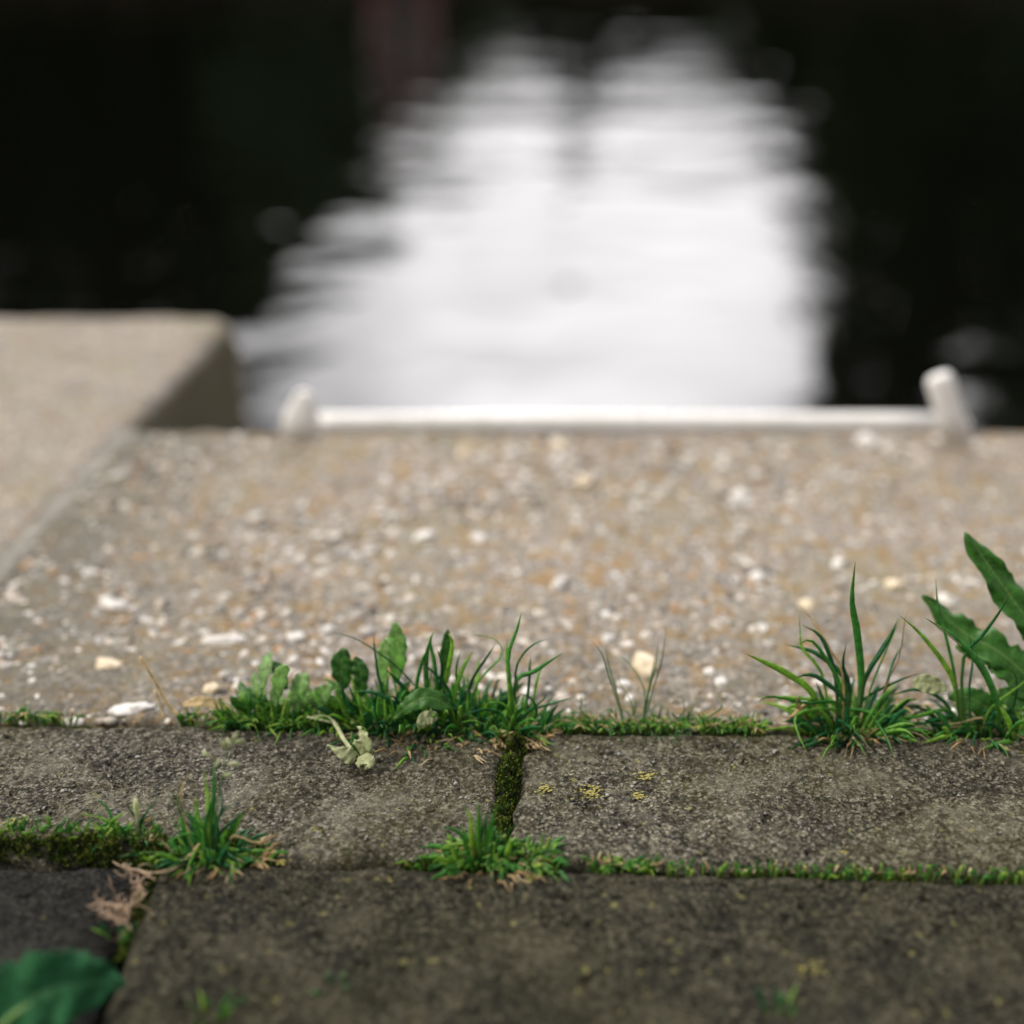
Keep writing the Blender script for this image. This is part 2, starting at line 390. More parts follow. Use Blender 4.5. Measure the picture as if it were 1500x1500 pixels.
M['roof'] = plain('dark roof tiles', (0.03, 0.028, 0.028), (0.06, 0.05, 0.05), 9, .8, .01)
M['dark_glass'] = plain('dark window glass', (0.02, 0.025, 0.03), (0.03, 0.035, 0.04), 3, .1, 0, .5)
M['meadow'] = plain('bank grass', (0.02, 0.05, 0.01), (0.05, 0.09, 0.02), 3, .95, .02)

# water: dark, gently rippled
m, nt, b = mat('canal water')
b.inputs['Base Color'].default_value = (0.002, 0.0022, 0.0016, 1)
b.inputs['Roughness'].default_value = 0.03
b.inputs['IOR'].default_value = 1.333
co = N(nt, 'ShaderNodeTexCoord').outputs['Object']
def wave(scale, sx, sy, off, det=1.5):
    mp = N(nt, 'ShaderNodeMapping', {'Vector': co, 'Location': off, 'Scale': (sx, sy, 1), 'Rotation': (0, 0, 0.12)}).outputs[0]
    return noise(nt, mp, scale, det, .45)
n1 = bump(nt, wave(1.0, 0.35, 0.75, (3, 1, 0)), 0.012)
n2 = bump(nt, wave(1.0, 1.5, 2.0, (9, 5, 0)), 0.020, n1)
n3 = bump(nt, wave(1.0, 3.6, 4.6, (1, 8, 0)), 0.0060, n2)
nt.links.new(n3, b.inputs['Normal'])
M['water'] = m

# ------------------------------------------------------------------ setting
def line_y(a, b, X): return a[1] + (b[1]-a[1])*(X-a[0])/(b[0]-a[0])
def isect(a, b, c, d):
    a, b, c, d = [np.array(q[:2]) for q in (a, b, c, d)]
    r = b-a; s = d-c; den = r[0]*s[1]-r[1]*s[0]
    t = ((c-a)[0]*s[1]-(c-a)[1]*s[0])/den
    return a+t*r

wm = MB(); wm.add([(-300, 0.4, WATER_Z), (300, 0.4, WATER_Z), (300, 32, WATER_Z), (-300, 32, WATER_Z)], [(0, 1, 2, 3)])
tag(wm.build('water', M['water'], origin=(0, 10, WATER_Z), smooth=False), kind='structure')
gm = MB(); gm.box(-300, 300, 32.4, 900, -3, -0.3)
tag(gm.build('ground', M['meadow'], smooth=False), kind='structure')
q = MB(); q.box(-300, 300, 32, 32.398, -3, -0.2)
tag(q.build('far_bank_wall', M['quay_brick'], smooth=False), 'low dark retaining wall along the far bank of the canal', 'wall')

SLAB_Z = -0.006
La, Lb = G(0, 1057), G(1500, 1074)         # back edge of the paver rows
Ma, Mb_ = G(0, 1251), G(1500, 1284)        # joint between the two rows
Ea, Eb = G(0, 630, SLAB_Z), G(1500, 630, SLAB_Z)   # far edge of the main slab
Fa, Fb = G(0, 466, SLAB_Z), G(320, 458, SLAB_Z)    # far edge of the projecting slab
Ja, Jb = G(14, 815, SLAB_Z), G(346, 462, SLAB_Z)   # side of the projecting slab

def axis(a, b, lo, hi, step, coarse):
    """sample positions from a to b, fine between lo and hi"""
    out = [a]; x = a
    while x < b-1e-9:
        st = step if lo <= x < hi else coarse
        nx = x+st
        if x < lo < nx: nx = lo
        x = min(nx, b); out.append(x)
    return np.array(out)

def slab(name, quad, z0, m, step=0.0012, r=0.0075, thick=0.08, rough=0.0009, wob=0.0018, seed=0, fine=(-0.36, 0.36), chips=0.003, parent=None):
    """a worn stone block: heightfield top with rounded, chipped edges and upright sides. quad: near-left, near-right, far-right, far-left"""
    nl, nr_, fr, fl = [np.array(p[:2], float) for p in quad]
    W = max(np.linalg.norm(nr_-nl), np.linalg.norm(fr-fl)); D = max(np.linalg.norm(fl-nl), np.linalg.norm(fr-nr_))
    xmin = min(nl[0], fl[0])
    xs = axis(0, W, fine[0]-xmin-0.02, fine[1]-xmin+0.05, step, 0.02)
    # dense near both ends for the rounded edge
    xs = np.unique(np.concatenate([xs, np.linspace(0, 2*r, 9), W-np.linspace(0, 2*r, 9)]))
    ys = np.unique(np.concatenate([np.linspace(0, D, max(8, int(D/step/1.1))), np.linspace(0, 2*r, 9), D-np.linspace(0, 2*r, 9)]))
    U, V = np.meshgrid(xs/W, ys/D)
    X = (1-V)*((1-U)*nl[0]+U*nr_[0])+V*((1-U)*fl[0]+U*fr[0])
    Y = (1-V)*((1-U)*nl[1]+U*nr_[1])+V*((1-U)*fl[1]+U*fr[1])
    du = np.minimum(U, 1-U)*W; dv = np.minimum(V, 1-V)*D
    d = du+dv-np.sqrt(du*du+dv*dv)*1.0 if False else np.minimum(du, dv)
    # round the corner in plan
    cx = np.clip(r*1.5-du, 0, None); cy = np.clip(r*1.5-dv, 0, None)
    d = np.where((cx > 0) & (cy > 0), r*1.5-np.sqrt(cx*cx+cy*cy), d)
    d = d + fbm(X, Y, 90, 3, seed+50)*chips*np.exp(-np.clip(d, 0, 1)/0.012)
    t = np.clip(1-d/r, 0, 1.35)
    drop = np.where(t < 1, r*(1-np.sqrt(np.clip(1-t*t, 0, 1))), r+(t-1)*r*3)
    Z = z0 - drop*0.9 + fbm(X, Y, 420, 3, seed)*rough + fbm(X, Y, 40, 3, seed+9)*rough*1.6 + fbm(X, Y, 8, 2, seed+20)*0.002
    pits = np.clip(fbm(X, Y, 240, 2, seed+31)-0.28, 0, 1); Z -= pits*0.006
    wx = fbm(X, Y, 30, 3, seed+70)*wob*np.exp(-d/0.01); wy = fbm(X, Y, 30, 3, seed+80)*wob*np.exp(-d/0.01)
    X = X+wx; Y = Y+wy
    R, C = X.shape
    idx = np.arange(R*C).reshape(R, C)
    f = np.stack([idx[:-1, :-1], idx[:-1, 1:], idx[1:, 1:], idx[1:, :-1]], -1).reshape(-1, 4)
    v = np.stack([X, Y, Z], -1).reshape(-1, 3)
    ring = np.concatenate([idx[0, :], idx[1:, -1], idx[-1, -2::-1], idx[-2:0:-1, 0]])
    n0 = len(v)
    rv = v[ring].copy(); rv[:, 2] = z0-thick; v = np.vstack([v, rv])
    k = len(ring); a = np.arange(k); bnx = (a+1) % k
    f2 = np.stack([n0+a, n0+bnx, ring[bnx], ring[a]], -1)
    f = np.vstack([f, f2])
    org = np.array([X.mean(), Y.mean(), z0])
    me = bpy.data.meshes.new(name)
    me.vertices.add(len(v)); me.vertices.foreach_set('co', (v-org).astype(np.float32).ravel())
    me.loops.add(f.size); me.loops.foreach_set('vertex_index', f.ravel().astype(np.int32))
    me.polygons.add(len(f)); me.polygons.foreach_set('loop_start', np.arange(0, f.size, 4, dtype=np.int32))
    me.polygons.foreach_set('loop_total', np.full(len(f), 4, dtype=np.int32))
    me.update(calc_edges=True); me.validate()
    me.polygons.foreach_set('use_smooth', [True]*len(me.polygons)); me.materials.append(m)
    o = bpy.data.objects.new(name, me); COL.objects.link(o); o.location = Vector(org)
    return o, (X, Y, Z)

gapY = 0.005
def backY(X): return line_y(La, Lb, X)
def midY(X): return line_y(Ma, Mb_, X)
V1a, V1b = G(752, 1062), G(733, 1252)
V2a, V2b = G(222, 1262), G(160, 1430)
XR = 0.62
jt = isect(La, Lb, V1a, V1b); jb = isect(Ma, Mb_, V1a, V1b)
kt = isect(Ma, Mb_, V2a, V2b); kb = V2a[:2]+(V2b[:2]-V2a[:2])*((0.24-V2a[1])/(V2b[1]-V2a[1]))
gx = 0.0022
paver_ml, _ = slab('paving_stone', [(-XR, midY(-XR)+.0015), (jb[0]-gx, jb[1]+.0015), (jt[0]-gx, jt[1]), (-XR, backY(-XR))], 0.0, M['paver_left'], step=.0009, seed=3, fine=(-.30, .30))
tag(paver_ml, 'grey worn paving stone left of the mossy upright joint, in the row against the concrete', 'paving stone', 'paving stones in front of the quay edge')
paver_mr, _ = slab('paving_stone', [(jb[0]+gx, jb[1]+.0013), (XR, midY(XR)+.0013), (XR, backY(XR)), (jt[0]+gx, jt[1])], 0.0, M['paver'], step=.0009, seed=13, fine=(-.05, .30))
tag(paver_mr, 'brownish grey paving stone with yellow lichen specks, right of the mossy upright joint', 'paving stone', 'paving stones in front of the quay edge')
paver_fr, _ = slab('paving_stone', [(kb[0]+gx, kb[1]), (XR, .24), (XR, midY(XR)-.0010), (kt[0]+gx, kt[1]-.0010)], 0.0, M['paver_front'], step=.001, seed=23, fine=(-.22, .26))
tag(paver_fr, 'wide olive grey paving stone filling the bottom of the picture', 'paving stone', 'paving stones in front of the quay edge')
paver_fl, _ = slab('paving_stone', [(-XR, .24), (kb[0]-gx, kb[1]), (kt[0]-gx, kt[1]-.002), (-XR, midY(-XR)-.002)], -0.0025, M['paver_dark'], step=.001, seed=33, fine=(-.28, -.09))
tag(paver_fl, 'nearly black corner-dimmed paving stone at the bottom left, under the big leaf', 'paving stone', 'paving stones in front of the quay edge')

# rest of the pavement around and behind the camera
pm = MB()
def simple_paver(x0, x1, y0, y1):
    h = 0.004; zt = -0.001
    v = [(x0, y0, -.08), (x1, y0, -.08), (x1, y1, -.08), (x0, y1, -.08), (x0, y0, zt-h), (x1, y0, zt-h), (x1, y1, zt-h), (x0, y1, zt-h),
         (x0+h, y0+h, zt), (x1-h, y0+h, zt), (x1-h, y1-h, zt), (x0+h, y1-h, zt)]
    pm.add(v, [(0, 1, 5, 4), (1, 2, 6, 5), (2, 3, 7, 6), (3, 0, 4, 7), (4, 5, 9, 8), (5, 6, 10, 9), (6, 7, 11, 10), (7, 4, 8, 11), (8, 9, 10, 11)])
for sgn in (-1, 1):
    for k in range(8):
        x0 = XR+.005+k*.42
        a, c = (x0, x0+.415) if sgn > 0 else (-x0-.415, -x0)
        simple_paver(a, c, midY(sgn*XR)+.003, backY(sgn*XR)-.002); simple_paver(a, c, .24, midY(sgn*XR)-.003)
for rr in range(12):
    y1 = .235-rr*.125
    for k in range(-9, 9):
        off = .2*(rr % 2); simple_paver(k*.42+off, k*.42+off+.415, y1-.12, y1)
tag(pm.build('pavement', M['paver'], smooth=False), kind='structure')
sm_ = MB(); sm_.box(-6, 6, -4, backY(0)+.05, -.4, -.024)
tag(sm_.build('soil', M['soil'], smooth=False), kind='structure')

# quay edge slabs
def backS(X): return backY(X)+0.009
jn = isect(Ja, Jb, (-1, backS(-1)), (1, backS(1)))      # where the side line meets the near edge
je = isect(Ja, Jb, Ea, Eb)
jf = isect(Ja, Jb, Fa, Fb)
EY = Ea[1]; FY = (Fa[1]+Fb[1])/2
print('slab', jn, je, jf, EY, FY, jt, jb, kt, kb)
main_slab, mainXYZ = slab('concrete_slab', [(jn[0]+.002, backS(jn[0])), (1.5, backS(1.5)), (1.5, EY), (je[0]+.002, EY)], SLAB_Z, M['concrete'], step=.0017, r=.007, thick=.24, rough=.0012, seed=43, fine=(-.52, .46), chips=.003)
tag(main_slab, 'pale exposed aggregate concrete slab with ochre patches, behind the grass up to the water', 'concrete slab')
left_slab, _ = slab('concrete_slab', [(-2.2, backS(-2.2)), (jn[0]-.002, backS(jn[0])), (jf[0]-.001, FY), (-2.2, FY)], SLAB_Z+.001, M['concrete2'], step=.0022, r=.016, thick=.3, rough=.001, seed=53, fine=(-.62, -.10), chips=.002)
tag(left_slab, 'left concrete slab jutting farther out over the water, its shaded side showing', 'concrete slab')
qw = MB(); qw.box(-2.5, 1.6, .62, EY-.03, -2.5, SLAB_Z-.241)
tag(qw.build('quay_wall', M['quay_brick'], smooth=False), 'brick quay wall carrying the concrete slabs above the water', 'wall')

# stones of the concrete: real pebbles standing out of both slabs
_ico = None
def ico(sub):
    import bmesh
    bm = bmesh.new(); bmesh.ops.create_icosphere(bm, subdivisions=sub, radius=1)
    v = np.array([x.co[:] for x in bm.verts]); f = [tuple(q.index for q in fc.verts) for fc in bm.faces]; bm.free(); return v, f
IV, IF = ico(1); IV2, IF2 = ico(3)
def pebbles(mb, pts, rmin, rmax, V=IV, F=IF, sink=0.45, z=SLAB_Z, flat=(.35, .7), power=2.2):
    for (x, y) in pts:
        r = rmin+(rmax-rmin)*random.random()**power
        sx, sy, sz = r*random.uniform(.8, 1.45), r*random.uniform(.7, 1.1), r*random.uniform(*flat)
        v = V*(1+rng.uniform(-.17, .17, (len(V), 1)))*np.array([sx, sy, sz])
        a = random.uniform(0, 6.28); ca, sa = math.cos(a), math.sin(a)
        v = np.stack([v[:, 0]*ca-v[:, 1]*sa+x, v[:, 0]*sa+v[:, 1]*ca+y, v[:, 2]+z-sz*sink+sz*.5*0], -1)
        mb.add(v, F)
sideX = lambda Y: Ja[0]+(Jb[0]-Ja[0])*(Y-Ja[1])/(Jb[1]-Ja[1])
ptsM = []; ptsL = []
while len(ptsM)+len(ptsL) < 15000:
    Y = random.uniform(backS(0)+.004, FY-.012); hw = Y*.42+.16
    X = random.uniform(-hw, hw)
    if X > sideX(Y)+.008:
        if Y < EY-.01: ptsM.append((X, Y))
    elif X < sideX(Y)-.012: ptsL.append((X, Y))
pb = MB(); pebbles(pb, ptsM, .0010, .0052, sink=.62, power=2.6)
o = pb.build('aggregate', M['pebbles'], smooth=True, origin=main_slab.location); o.parent = main_slab; o.location = (0, 0, 0); o['kind'] = 'stuff'
pb = MB(); pebbles(pb, ptsL, .0011, .0040)
o = pb.build('aggregate', M['pebbles'], smooth=True, origin=left_slab.location); o.parent = left_slab; o.location = (0, 0, 0); o['kind'] = 'stuff'
# grit standing out of the pavers
def grit_on(paver, x0, x1, y0, y1, n, z=0.0, m=M['grit'], r=(.0004, .0012)):
    gb = MB(); pts = [(random.uniform(x0, x1), random.uniform(y0(0) if callable(y0) else y0, y1)) for _ in range(n)]
    gv, gf = ico(1)
    pebbles(gb, pts, r[0], r[1], gv, gf, sink=.35, z=z, power=3)
    o = gb.build('grit', m, origin=paver.location); o.parent = paver; o.location = (0, 0, 0); o['kind'] = 'stuff'
grit_on(paver_ml, -.26, jb[0]-.008, midY(-.1)+.012, backY(-.1)-.008, 1500)
grit_on(paver_mr, jt[0]+.01, .26, midY(.1)+.012, backY(.1)-.008, 1500)

# ------------------------------------------------------------------ things on the far edge
def capsule_post(px0, py0, px1, py1, Y, w, dpt, parent, flare=0.0):
    a = P(px0, py0, Y); b_ = P(px1, py1, Y)
    c = spline([a, (a+b_)/2, b_], 10)
    L = np.linalg.norm(b_-a); rad = []
    mb = MB(); seg = 20; vs_ = []
    ts = np.concatenate([[0, .02], np.linspace(.05, 1, 10)])
    ax = (b_-a)/L; side = np.array([1, 0, 0])-ax*ax[0]; side /= np.linalg.norm(side); nr2 = np.cross(side, ax)
    prof = [(0, .02), (.006, .5), (.02, .74), (.045, .88), (.08, .96), (.12, 1), (.6, 1), (1, 1)]
    for h_, k in prof:
        k = k*(1+flare*(min(h_, .6)-.25))
        p = b_-ax*L*h_
        for s in range(seg):
            an = 2*math.pi*s/seg
            vs_.append(p+side*w/2*k*math.copysign(abs(math.cos(an))**.7, math.cos(an))+nr2*dpt/2*k*math.copysign(abs(math.sin(an))**.7, math.sin(an)))
    fs = [(i*seg+k, i*seg+(k+1) % seg, (i+1)*seg+(k+1) % seg, (i+1)*seg+k) for i in range(len(prof)-1) for k in range(seg)]
    fs += [tuple(reversed(range(seg))), tuple(range((len(prof)-1)*seg, len(prof)*seg))]
    mb.add(vs_, fs); return mb.build('post', M['white_paint'], parent)
railY = EY+.017
pr = P(900, 640, railY)
rail = empty('mooring_rail', (pr[0], railY, pr[2]-.05), 'white painted low rail with two stubby upright posts along the far edge of the concrete', 'rail')
capsule_post(1404, 646, 1374, 548, EY-.010, .0205, .013, rail)
capsule_post(438, 640, 447, 572, EY-.008, .018, .012, rail, 1.5)
rb = MB(); a = P(430, 620, railY+.008); b_ = P(1372, 620, railY+.008); a[2] = b_[2]
rb.tube([a+(b_-a)*k/12 for k in range(13)], .0085, 20); rb.build('bar', M['white_paint'], rail)
for px in (437, 1395):
    p = P(px, 690, EY+.006); bk = MB(); bk.box(p[0]-.006, p[0]+.006, EY-.003, EY+.022, P(px, 640, EY)[2], P(px, 618, EY)[2])
    bk.build('bracket', M['white_paint'], rail, smooth=False)
jm = MB(); jv = []
for Y_ in (backS(0), EY): jv += [(sideX(Y_)-.014, Y_, SLAB_Z-.0018), (sideX(Y_)+.018, Y_, SLAB_Z-.0018)]
jv += [(x_, y_, SLAB_Z-.05) for x_, y_, _ in jv]
jm.add(jv, [(0, 1, 3, 2), (0, 4, 5, 1), (2, 3, 7, 6), (0, 2, 6, 4), (1, 5, 7, 3)])
tag(jm.build('mortar_joint', M['mortar'], smooth=False), kind='structure')

# ------------------------------------------------------------------ far bank: trees and houses mirrored in the water
def tree(x, y, clumps, trunk_h, label, leafn=5200, seed=0, ls=.20, crown='crown'):
    r = np.random.default_rng(seed); root = empty('tree', (x, y, -.3), label, 'tree', 'trees on the far bank')
    tb = MB()
    tb.tube(spline([(x, y, -.3), (x+.1, y, trunk_h*.4), (x-.1, y+.1, trunk_h*.8), (x, y, trunk_h*1.25)], 10), np.linspace(.32, .1, 10), 10)
    for c in clumps: tb.tube(spline([(x, y, trunk_h*.7), ((x+c[0])/2, y, (trunk_h+c[2])/2), (c[0], y+c[1], c[2])], 6), np.linspace(.14, .03, 6), 6)
    tb.build('trunk', M['bark'], root)
    vol = np.array([c[3]**2.2 for c in clumps]); cnt = (vol/vol.sum()*leafn).astype(int)
    allc = []
    for c, n in zip(clumps, cnt):
        d = r.normal(size=(n, 3)); d /= np.linalg.norm(d, axis=1)[:, None]
        rr = r.uniform(.25, 1.0, n)**.5*(1+.16*np.sin(d[:, 0]*5+seed)*np.cos(d[:, 2]*6))
        allc.append(np.array([c[0], y+c[1], c[2]])+d*rr[:, None]*c[3])
    p = np.vstack(allc); n = len(p)
    a = r.normal(size=(n, 3)); a /= np.linalg.norm(a, axis=1)[:, None]; b2 = np.cross(a, r.normal(size=(n, 3))); b2 /= np.linalg.norm(b2, axis=1)[:, None]
    s = r.uniform(.6, 1.5, (n, 1))*ls
    V = np.stack([p-a*s*1.3, p+b2*s*.7, p+a*s*1.3, p-b2*s*.7], 1).reshape(-1, 3)
    cb = MB(); cb.add(V, [(i*4, i*4+1, i*4+2, i*4+3) for i in range(n)]); cb.build('crown', M[crown], root, smooth=False)
def S(px, py, Y):
    """height and sideways place, at depth Y, of what the still water mirrors into this pixel"""
    d = ray(px, py); t1 = (WATER_Z-CAM_H)/d[2]; t = Y/d[1]
    return d[0]*t, WATER_Z-d[2]*(t-t1)
def clump(px, py, Y, r, dy=0): x, z = S(px, py, Y); return (x, dy, z, r)
tree(-9.6, 37, [clump(-60, 560, 37, 4.6), clump(180, 620, 37, 3.0), clump(60, 330, 37, 3.8), clump(250, 440, 37, 2.7), clump(180, 250, 37, 2.8), clump(-80, 300, 37, 3.5), clump(-120, 760, 37, 4.5), clump(100, 800, 37, 3.2), clump(60, 120, 37, 2.6), clump(230, 120, 37, 2)], 5, 'broad dark tree on the far bank, left of the sky gap, mirrored in the water', 16000, 1)
tree(-5.2, 36, [clump(400, 370, 36, 1.6), clump(330, 480, 36, 1.5), clump(290, 580, 36, 1.4), clump(495, 265, 36, 1.6), clump(580, 180, 36, 1.4), clump(640, 110, 36, 1.2), clump(690, 60, 36, 1.2), clump(655, 175, 36, .35), clump(390, 140, 36, 1.9), clump(620, 90, 36, .9), clump(365, 500, 36, 1.1), clump(440, 400, 36, .8), clump(490, 60, 36, 1.6), clump(600, 15, 36, 1.2)], 3, 'smaller dark tree leaning into the sky gap beside the broad one, mirrored in the water', 15000, 2, .15, 'crown_light')
tree(9.6, 35, [clump(1290, 560, 35, 1.8), clump(1300, 400, 35, 1.9), clump(1290, 260, 35, 1.6), clump(1290, 700, 35, 1.9), clump(1270, 120, 35, 1.3), clump(1340, 60, 35, 1.6), clump(1420, 480, 35, 2), clump(1235, 640, 35, 1.0), clump(1225, 500, 35, .6), clump(1320, 850, 35, 2.2), clump(1400, 300, 35, 1.8)], 5, 'tall narrow dark tree right of the sky gap, mirrored in the water', 17000, 3, .15)
tree(13.8, 37, [clump(1560, 560, 37, 3.4), clump(1520, 300, 37, 2.8), clump(1640, 700, 37, 4), clump(1500, 90, 37, 2.4), clump(1560, 860, 37, 3.4)], 5, 'wide dark tree at the far right of the opposite bank, mirrored in the water', 10000, 4, .2, 'crown_light')
tree(2.6, 40, [clump(855, 90, 40, .75), clump(860, 20, 40, 1.3), clump(870, 150, 40, .5), clump(845, 205, 40, .36), clump(828, 250, 40, .24), clump(655, 275, 40, .26)], 1.6, 'small tree in the middle of the sky gap on the far bank', 3600, 5, .13)
tree(6.6, 41, [clump(1150, 60, 41, 1.2), clump(1200, 20, 41, 1.4), clump(1185, 130, 41, .7), clump(1130, 190, 41, .35), clump(1165, 290, 41, .4), clump(1175, 400, 41, .3)], 2, 'low bushy tree just left of the tall narrow one on the far bank', 2600, 6, .13)
def hedge(table, Y, label, n, thick=1.6, ls=.2):
    tx = np.array([S(a, b, Y)[0] for a, b in table]); tz = np.array([S(a, b, Y)[1] for a, b in table])
    r = np.random.default_rng(len(table)+n); x = r.uniform(tx[0], tx[-1], n*2)
    H = np.interp(x, tx, tz)*(1+.30*vnoise(x*2.3, x*0, 4)+.14*vnoise(x*.7, x*0, 5)); keep = r.random(n*2) < H/tz.max(); x = x[keep]; H = H[keep]; n = len(x)
    p = np.stack([x, Y+r.uniform(-thick/2, thick/2, n), -.3+(H+.3)*r.random(n)], 1)
    a = r.normal(size=(n, 3)); a /= np.linalg.norm(a, axis=1)[:, None]; b2 = np.cross(a, r.normal(size=(n, 3))); b2 /= np.linalg.norm(b2, axis=1)[:, None]
    s = r.uniform(.6, 1.5, (n, 1))*ls
    V = np.stack([p-a*s*1.3, p+b2*s*.7, p+a*s*1.3, p-b2*s*.7], 1).reshape(-1, 3)
    root = empty('hedge', ((tx[0]+tx[-1])/2, Y, -.3), label, 'hedge')
    cb = MB(); cb.add(V, [(i*4, i*4+1, i*4+2, i*4+3) for i in range(n)]); cb.build('foliage', M['crown'], root, smooth=False)
    tb = MB()
    for xx in np.arange(tx[0]+.5, tx[-1], 1.5): h_ = float(np.interp(xx, tx, tz))*.7; tb.tube([(xx, Y, -.3), (xx+.05, Y, h_*.5), (xx, Y, h_)], [.06, .05, .02], 6)
    tb.build('stems', M['bark'], root)
hedge([(-500, 420), (200, 420), (330, 420), (430, 370), (500, 300), (560, 240), (630, 200), (680, 150), (720, 130)], 39, 'tall uneven hedge on the far bank left of the sky gap, falling towards the middle', 17000, ls=.24)
hedge([(690, 110), (725, 165), (760, 140), (800, 150), (830, 180), (860, 200), (890, 160), (930, 125), (1000, 138), (1050, 148), (1090, 150), (1120, 180), (1150, 220)], 42, 'low ragged hedge closing the bottom of the sky gap', 9000, ls=.18)
hedge([(1040, 105), (1085, 170), (1130, 240), (1175, 300), (1240, 300), (1320, 420), (1500, 480), (1900, 480)], 38.5, 'tall uneven hedge on the far bank right of the sky gap', 15000, ls=.24)
tree(-22, 38, [(-22, 0, 9, 5.5), (-19, 0, 6, 4), (-25, 0, 6, 5)], 5, 'large dark tree far along the opposite bank to the left', 6000, 7, .3)
tree(24, 38, [(24, 0, 9, 5.5), (20.5, 0, 6, 4), (27, 0, 7, 5)], 5, 'large dark tree far along the opposite bank to the right', 6000, 8, .3)

def house(x0, x1, y0, y1, h, ridge, m, label):
    root = empty('house', ((x0+x1)/2, y0, -.3), label, 'house')
    w = MB(); xm = (x0+x1)/2
    w.add([(x0, y0, -.3), (x1, y0, -.3), (x1, y0, h), (xm, y0, ridge), (x0, y0, h), (x0, y1, -.3), (x1, y1, -.3), (x1, y1, h), (xm, y1, ridge), (x0, y1, h)],
          [(0, 1, 2, 3, 4), (9, 8, 7, 6, 5), (1, 6, 7, 2), (5, 0, 4, 9)])
    w.build('wall', m, root, smooth=False)
    rf = MB()
    for s in (-1, 1):
        e = x0 if s < 0 else x1
        v = [(e+s*.15, y0-.2, h-.12), (e+s*.15, y1+.2, h-.12), (xm, y1+.2, ridge+.03), (xm, y0-.2, ridge+.03)]
        v += [(a_, b3, c_+.12) for a_, b3, c_ in v]
        rf.add(v, [(0, 1, 2, 3), (7, 6, 5, 4), (0, 4, 5, 1), (1, 5, 6, 2), (2, 6, 7, 3), (3, 7, 4, 0)])
    rf.build('roof', M['roof'], root, smooth=False)
    for k, fx in enumerate((.25, .72)):
        xx = x0+(x1-x0)*fx
        wf = MB()
        for (a_, b3, c_, d_) in ((-.4, -.32, 1.0, 2.2), (.32, .4, 1.0, 2.2), (-.32, .32, 1.0, 1.08), (-.32, .32, 2.12, 2.2)): wf.box(xx+a_, xx+b3, y0-.06, y0-.003, c_, d_)
        fr_ = wf.build('window', M['white_paint'], root, smooth=False)
        pn = MB(); pn.box(xx-.318, xx+.318, y0-.03, y0-.004, 1.082, 2.118)
        o = pn.build('pane', M['dark_glass'], root, smooth=False); o.parent = fr_
    dr = MB(); dr.box(xm-.02*(x1-x0)-.4, xm-.02*(x1-x0)+.4, y0-.05, y0-.003, -.3, 1.7); dr.build('door', M['roof'], root, smooth=False)
hx0 = S(545, 60, 33.5)[0]; hx1 = S(640, 60, 33.5)[0]
house(hx0, hx1, 33.4, 35.2, 2.6, 3.3, M['red_brick'], 'narrow red brick boathouse on the far bank, a reddish streak in the water')
house(-1.4, 4.4, 58, 66, 2.6, 4.2, M['roof'], 'low dark house far behind the bank, under the middle of the sky gap')
house(6.0, 12.5, 56, 64, 3.0, 5.2, M['roof'], 'dark gabled house far behind the bank, to the right of the low one')

# ------------------------------------------------------------------ vegetation in the joints
BG = 'grass tufts in the joints'
ROOT = [None]
def px_blade(mb, pts, Y, w_px, dY=None, face=None, n=12, fold=.3, taper=.5):
    """blade traced through photo pixels, leaning in depth by dY towards its tip; width in photo pixels at that depth"""
    k = len(pts); dY = dY if dY is not None else random.uniform(-.012, .012)
    c = [P(px, py, Y+dY*(i/(k-1))) for i, (px, py) in enumerate(pts)]
    if ROOT[0] is not None and c[0][2] > .0005:
        c = [np.array([c[0][0]*.55+ROOT[0]*.45, Y, -.005])]+c
    w = w_px*Y/FPX/CP*.9
    blade(mb, c, w, n=n, face=face, fold=fold, taper=taper)
def rnd_blades(mb, cx, cy, n, spread, L, W, lean=(.2, 1.1), z=-.006, sq=.6, upbias=0., back=0.):
    for _ in range(n):
        a = random.uniform(0, 2*math.pi); r = spread*math.sqrt(random.random())
        bx, by = cx+math.cos(a)*r, cy+math.sin(a)*r*sq
        th = random.uniform(*lean); a2 = a+random.uniform(-.7, .7)
        l = random.uniform(*L); w = random.uniform(*W)
        d = np.array([math.cos(a2)*math.sin(th), math.sin(a2)*math.sin(th)*.8+back, math.cos(th)+upbias]); d /= np.linalg.norm(d)
        b0 = np.array([bx, by, z]); p1 = b0+d*l*.4+np.array([0, 0, l*.08]); p2 = b0+d*l*.75+np.array([0, 0, l*.05]); p3 = b0+d*l-np.array([0, 0, l*random.uniform(0, .35)*math.sin(th)])
        for p in (p1, p2, p3): p[2] = max(p[2], .0015)
        blade(mb, [b0, p1, p2, p3], w, n=8, fold=.3, taper=random.uniform(.3, .6))
def backJ(px, off=.004):
    """depth of the joint behind the pavers at this pixel column"""
    X = (px-750)/FPX*.65; return backY(X)+off
def tuft(label, cx_px, Y, green=None, dry=None, young=(70, .018), gm='grass', group=BG, name='grass_tuft', cat='grass tuft'):
    X = (cx_px-750)/FPX*(Y*CP+CAM_H*SP)
    root = empty(name, (X, Y, -.006), label, cat, group)
    ROOT[0] = X
    if green:
        mb = MB(); green(mb, X, Y); mb.build('blades', M[gm], root)
    if young:
        mb = MB()
        for dx in np.linspace(-young[1], young[1], 5): rnd_blades(mb, X+dx, Y-.002, young[0]//5, .010, (.005, .015), (.0008, .0018), (.3, 1.4))
        mb.build('young_blades', M['grass_bright'], root)
    if dry:
        mb = MB(); dry(mb, X, Y); mb.build('dry_blades', M['straw'], root)
    return root, X, Y

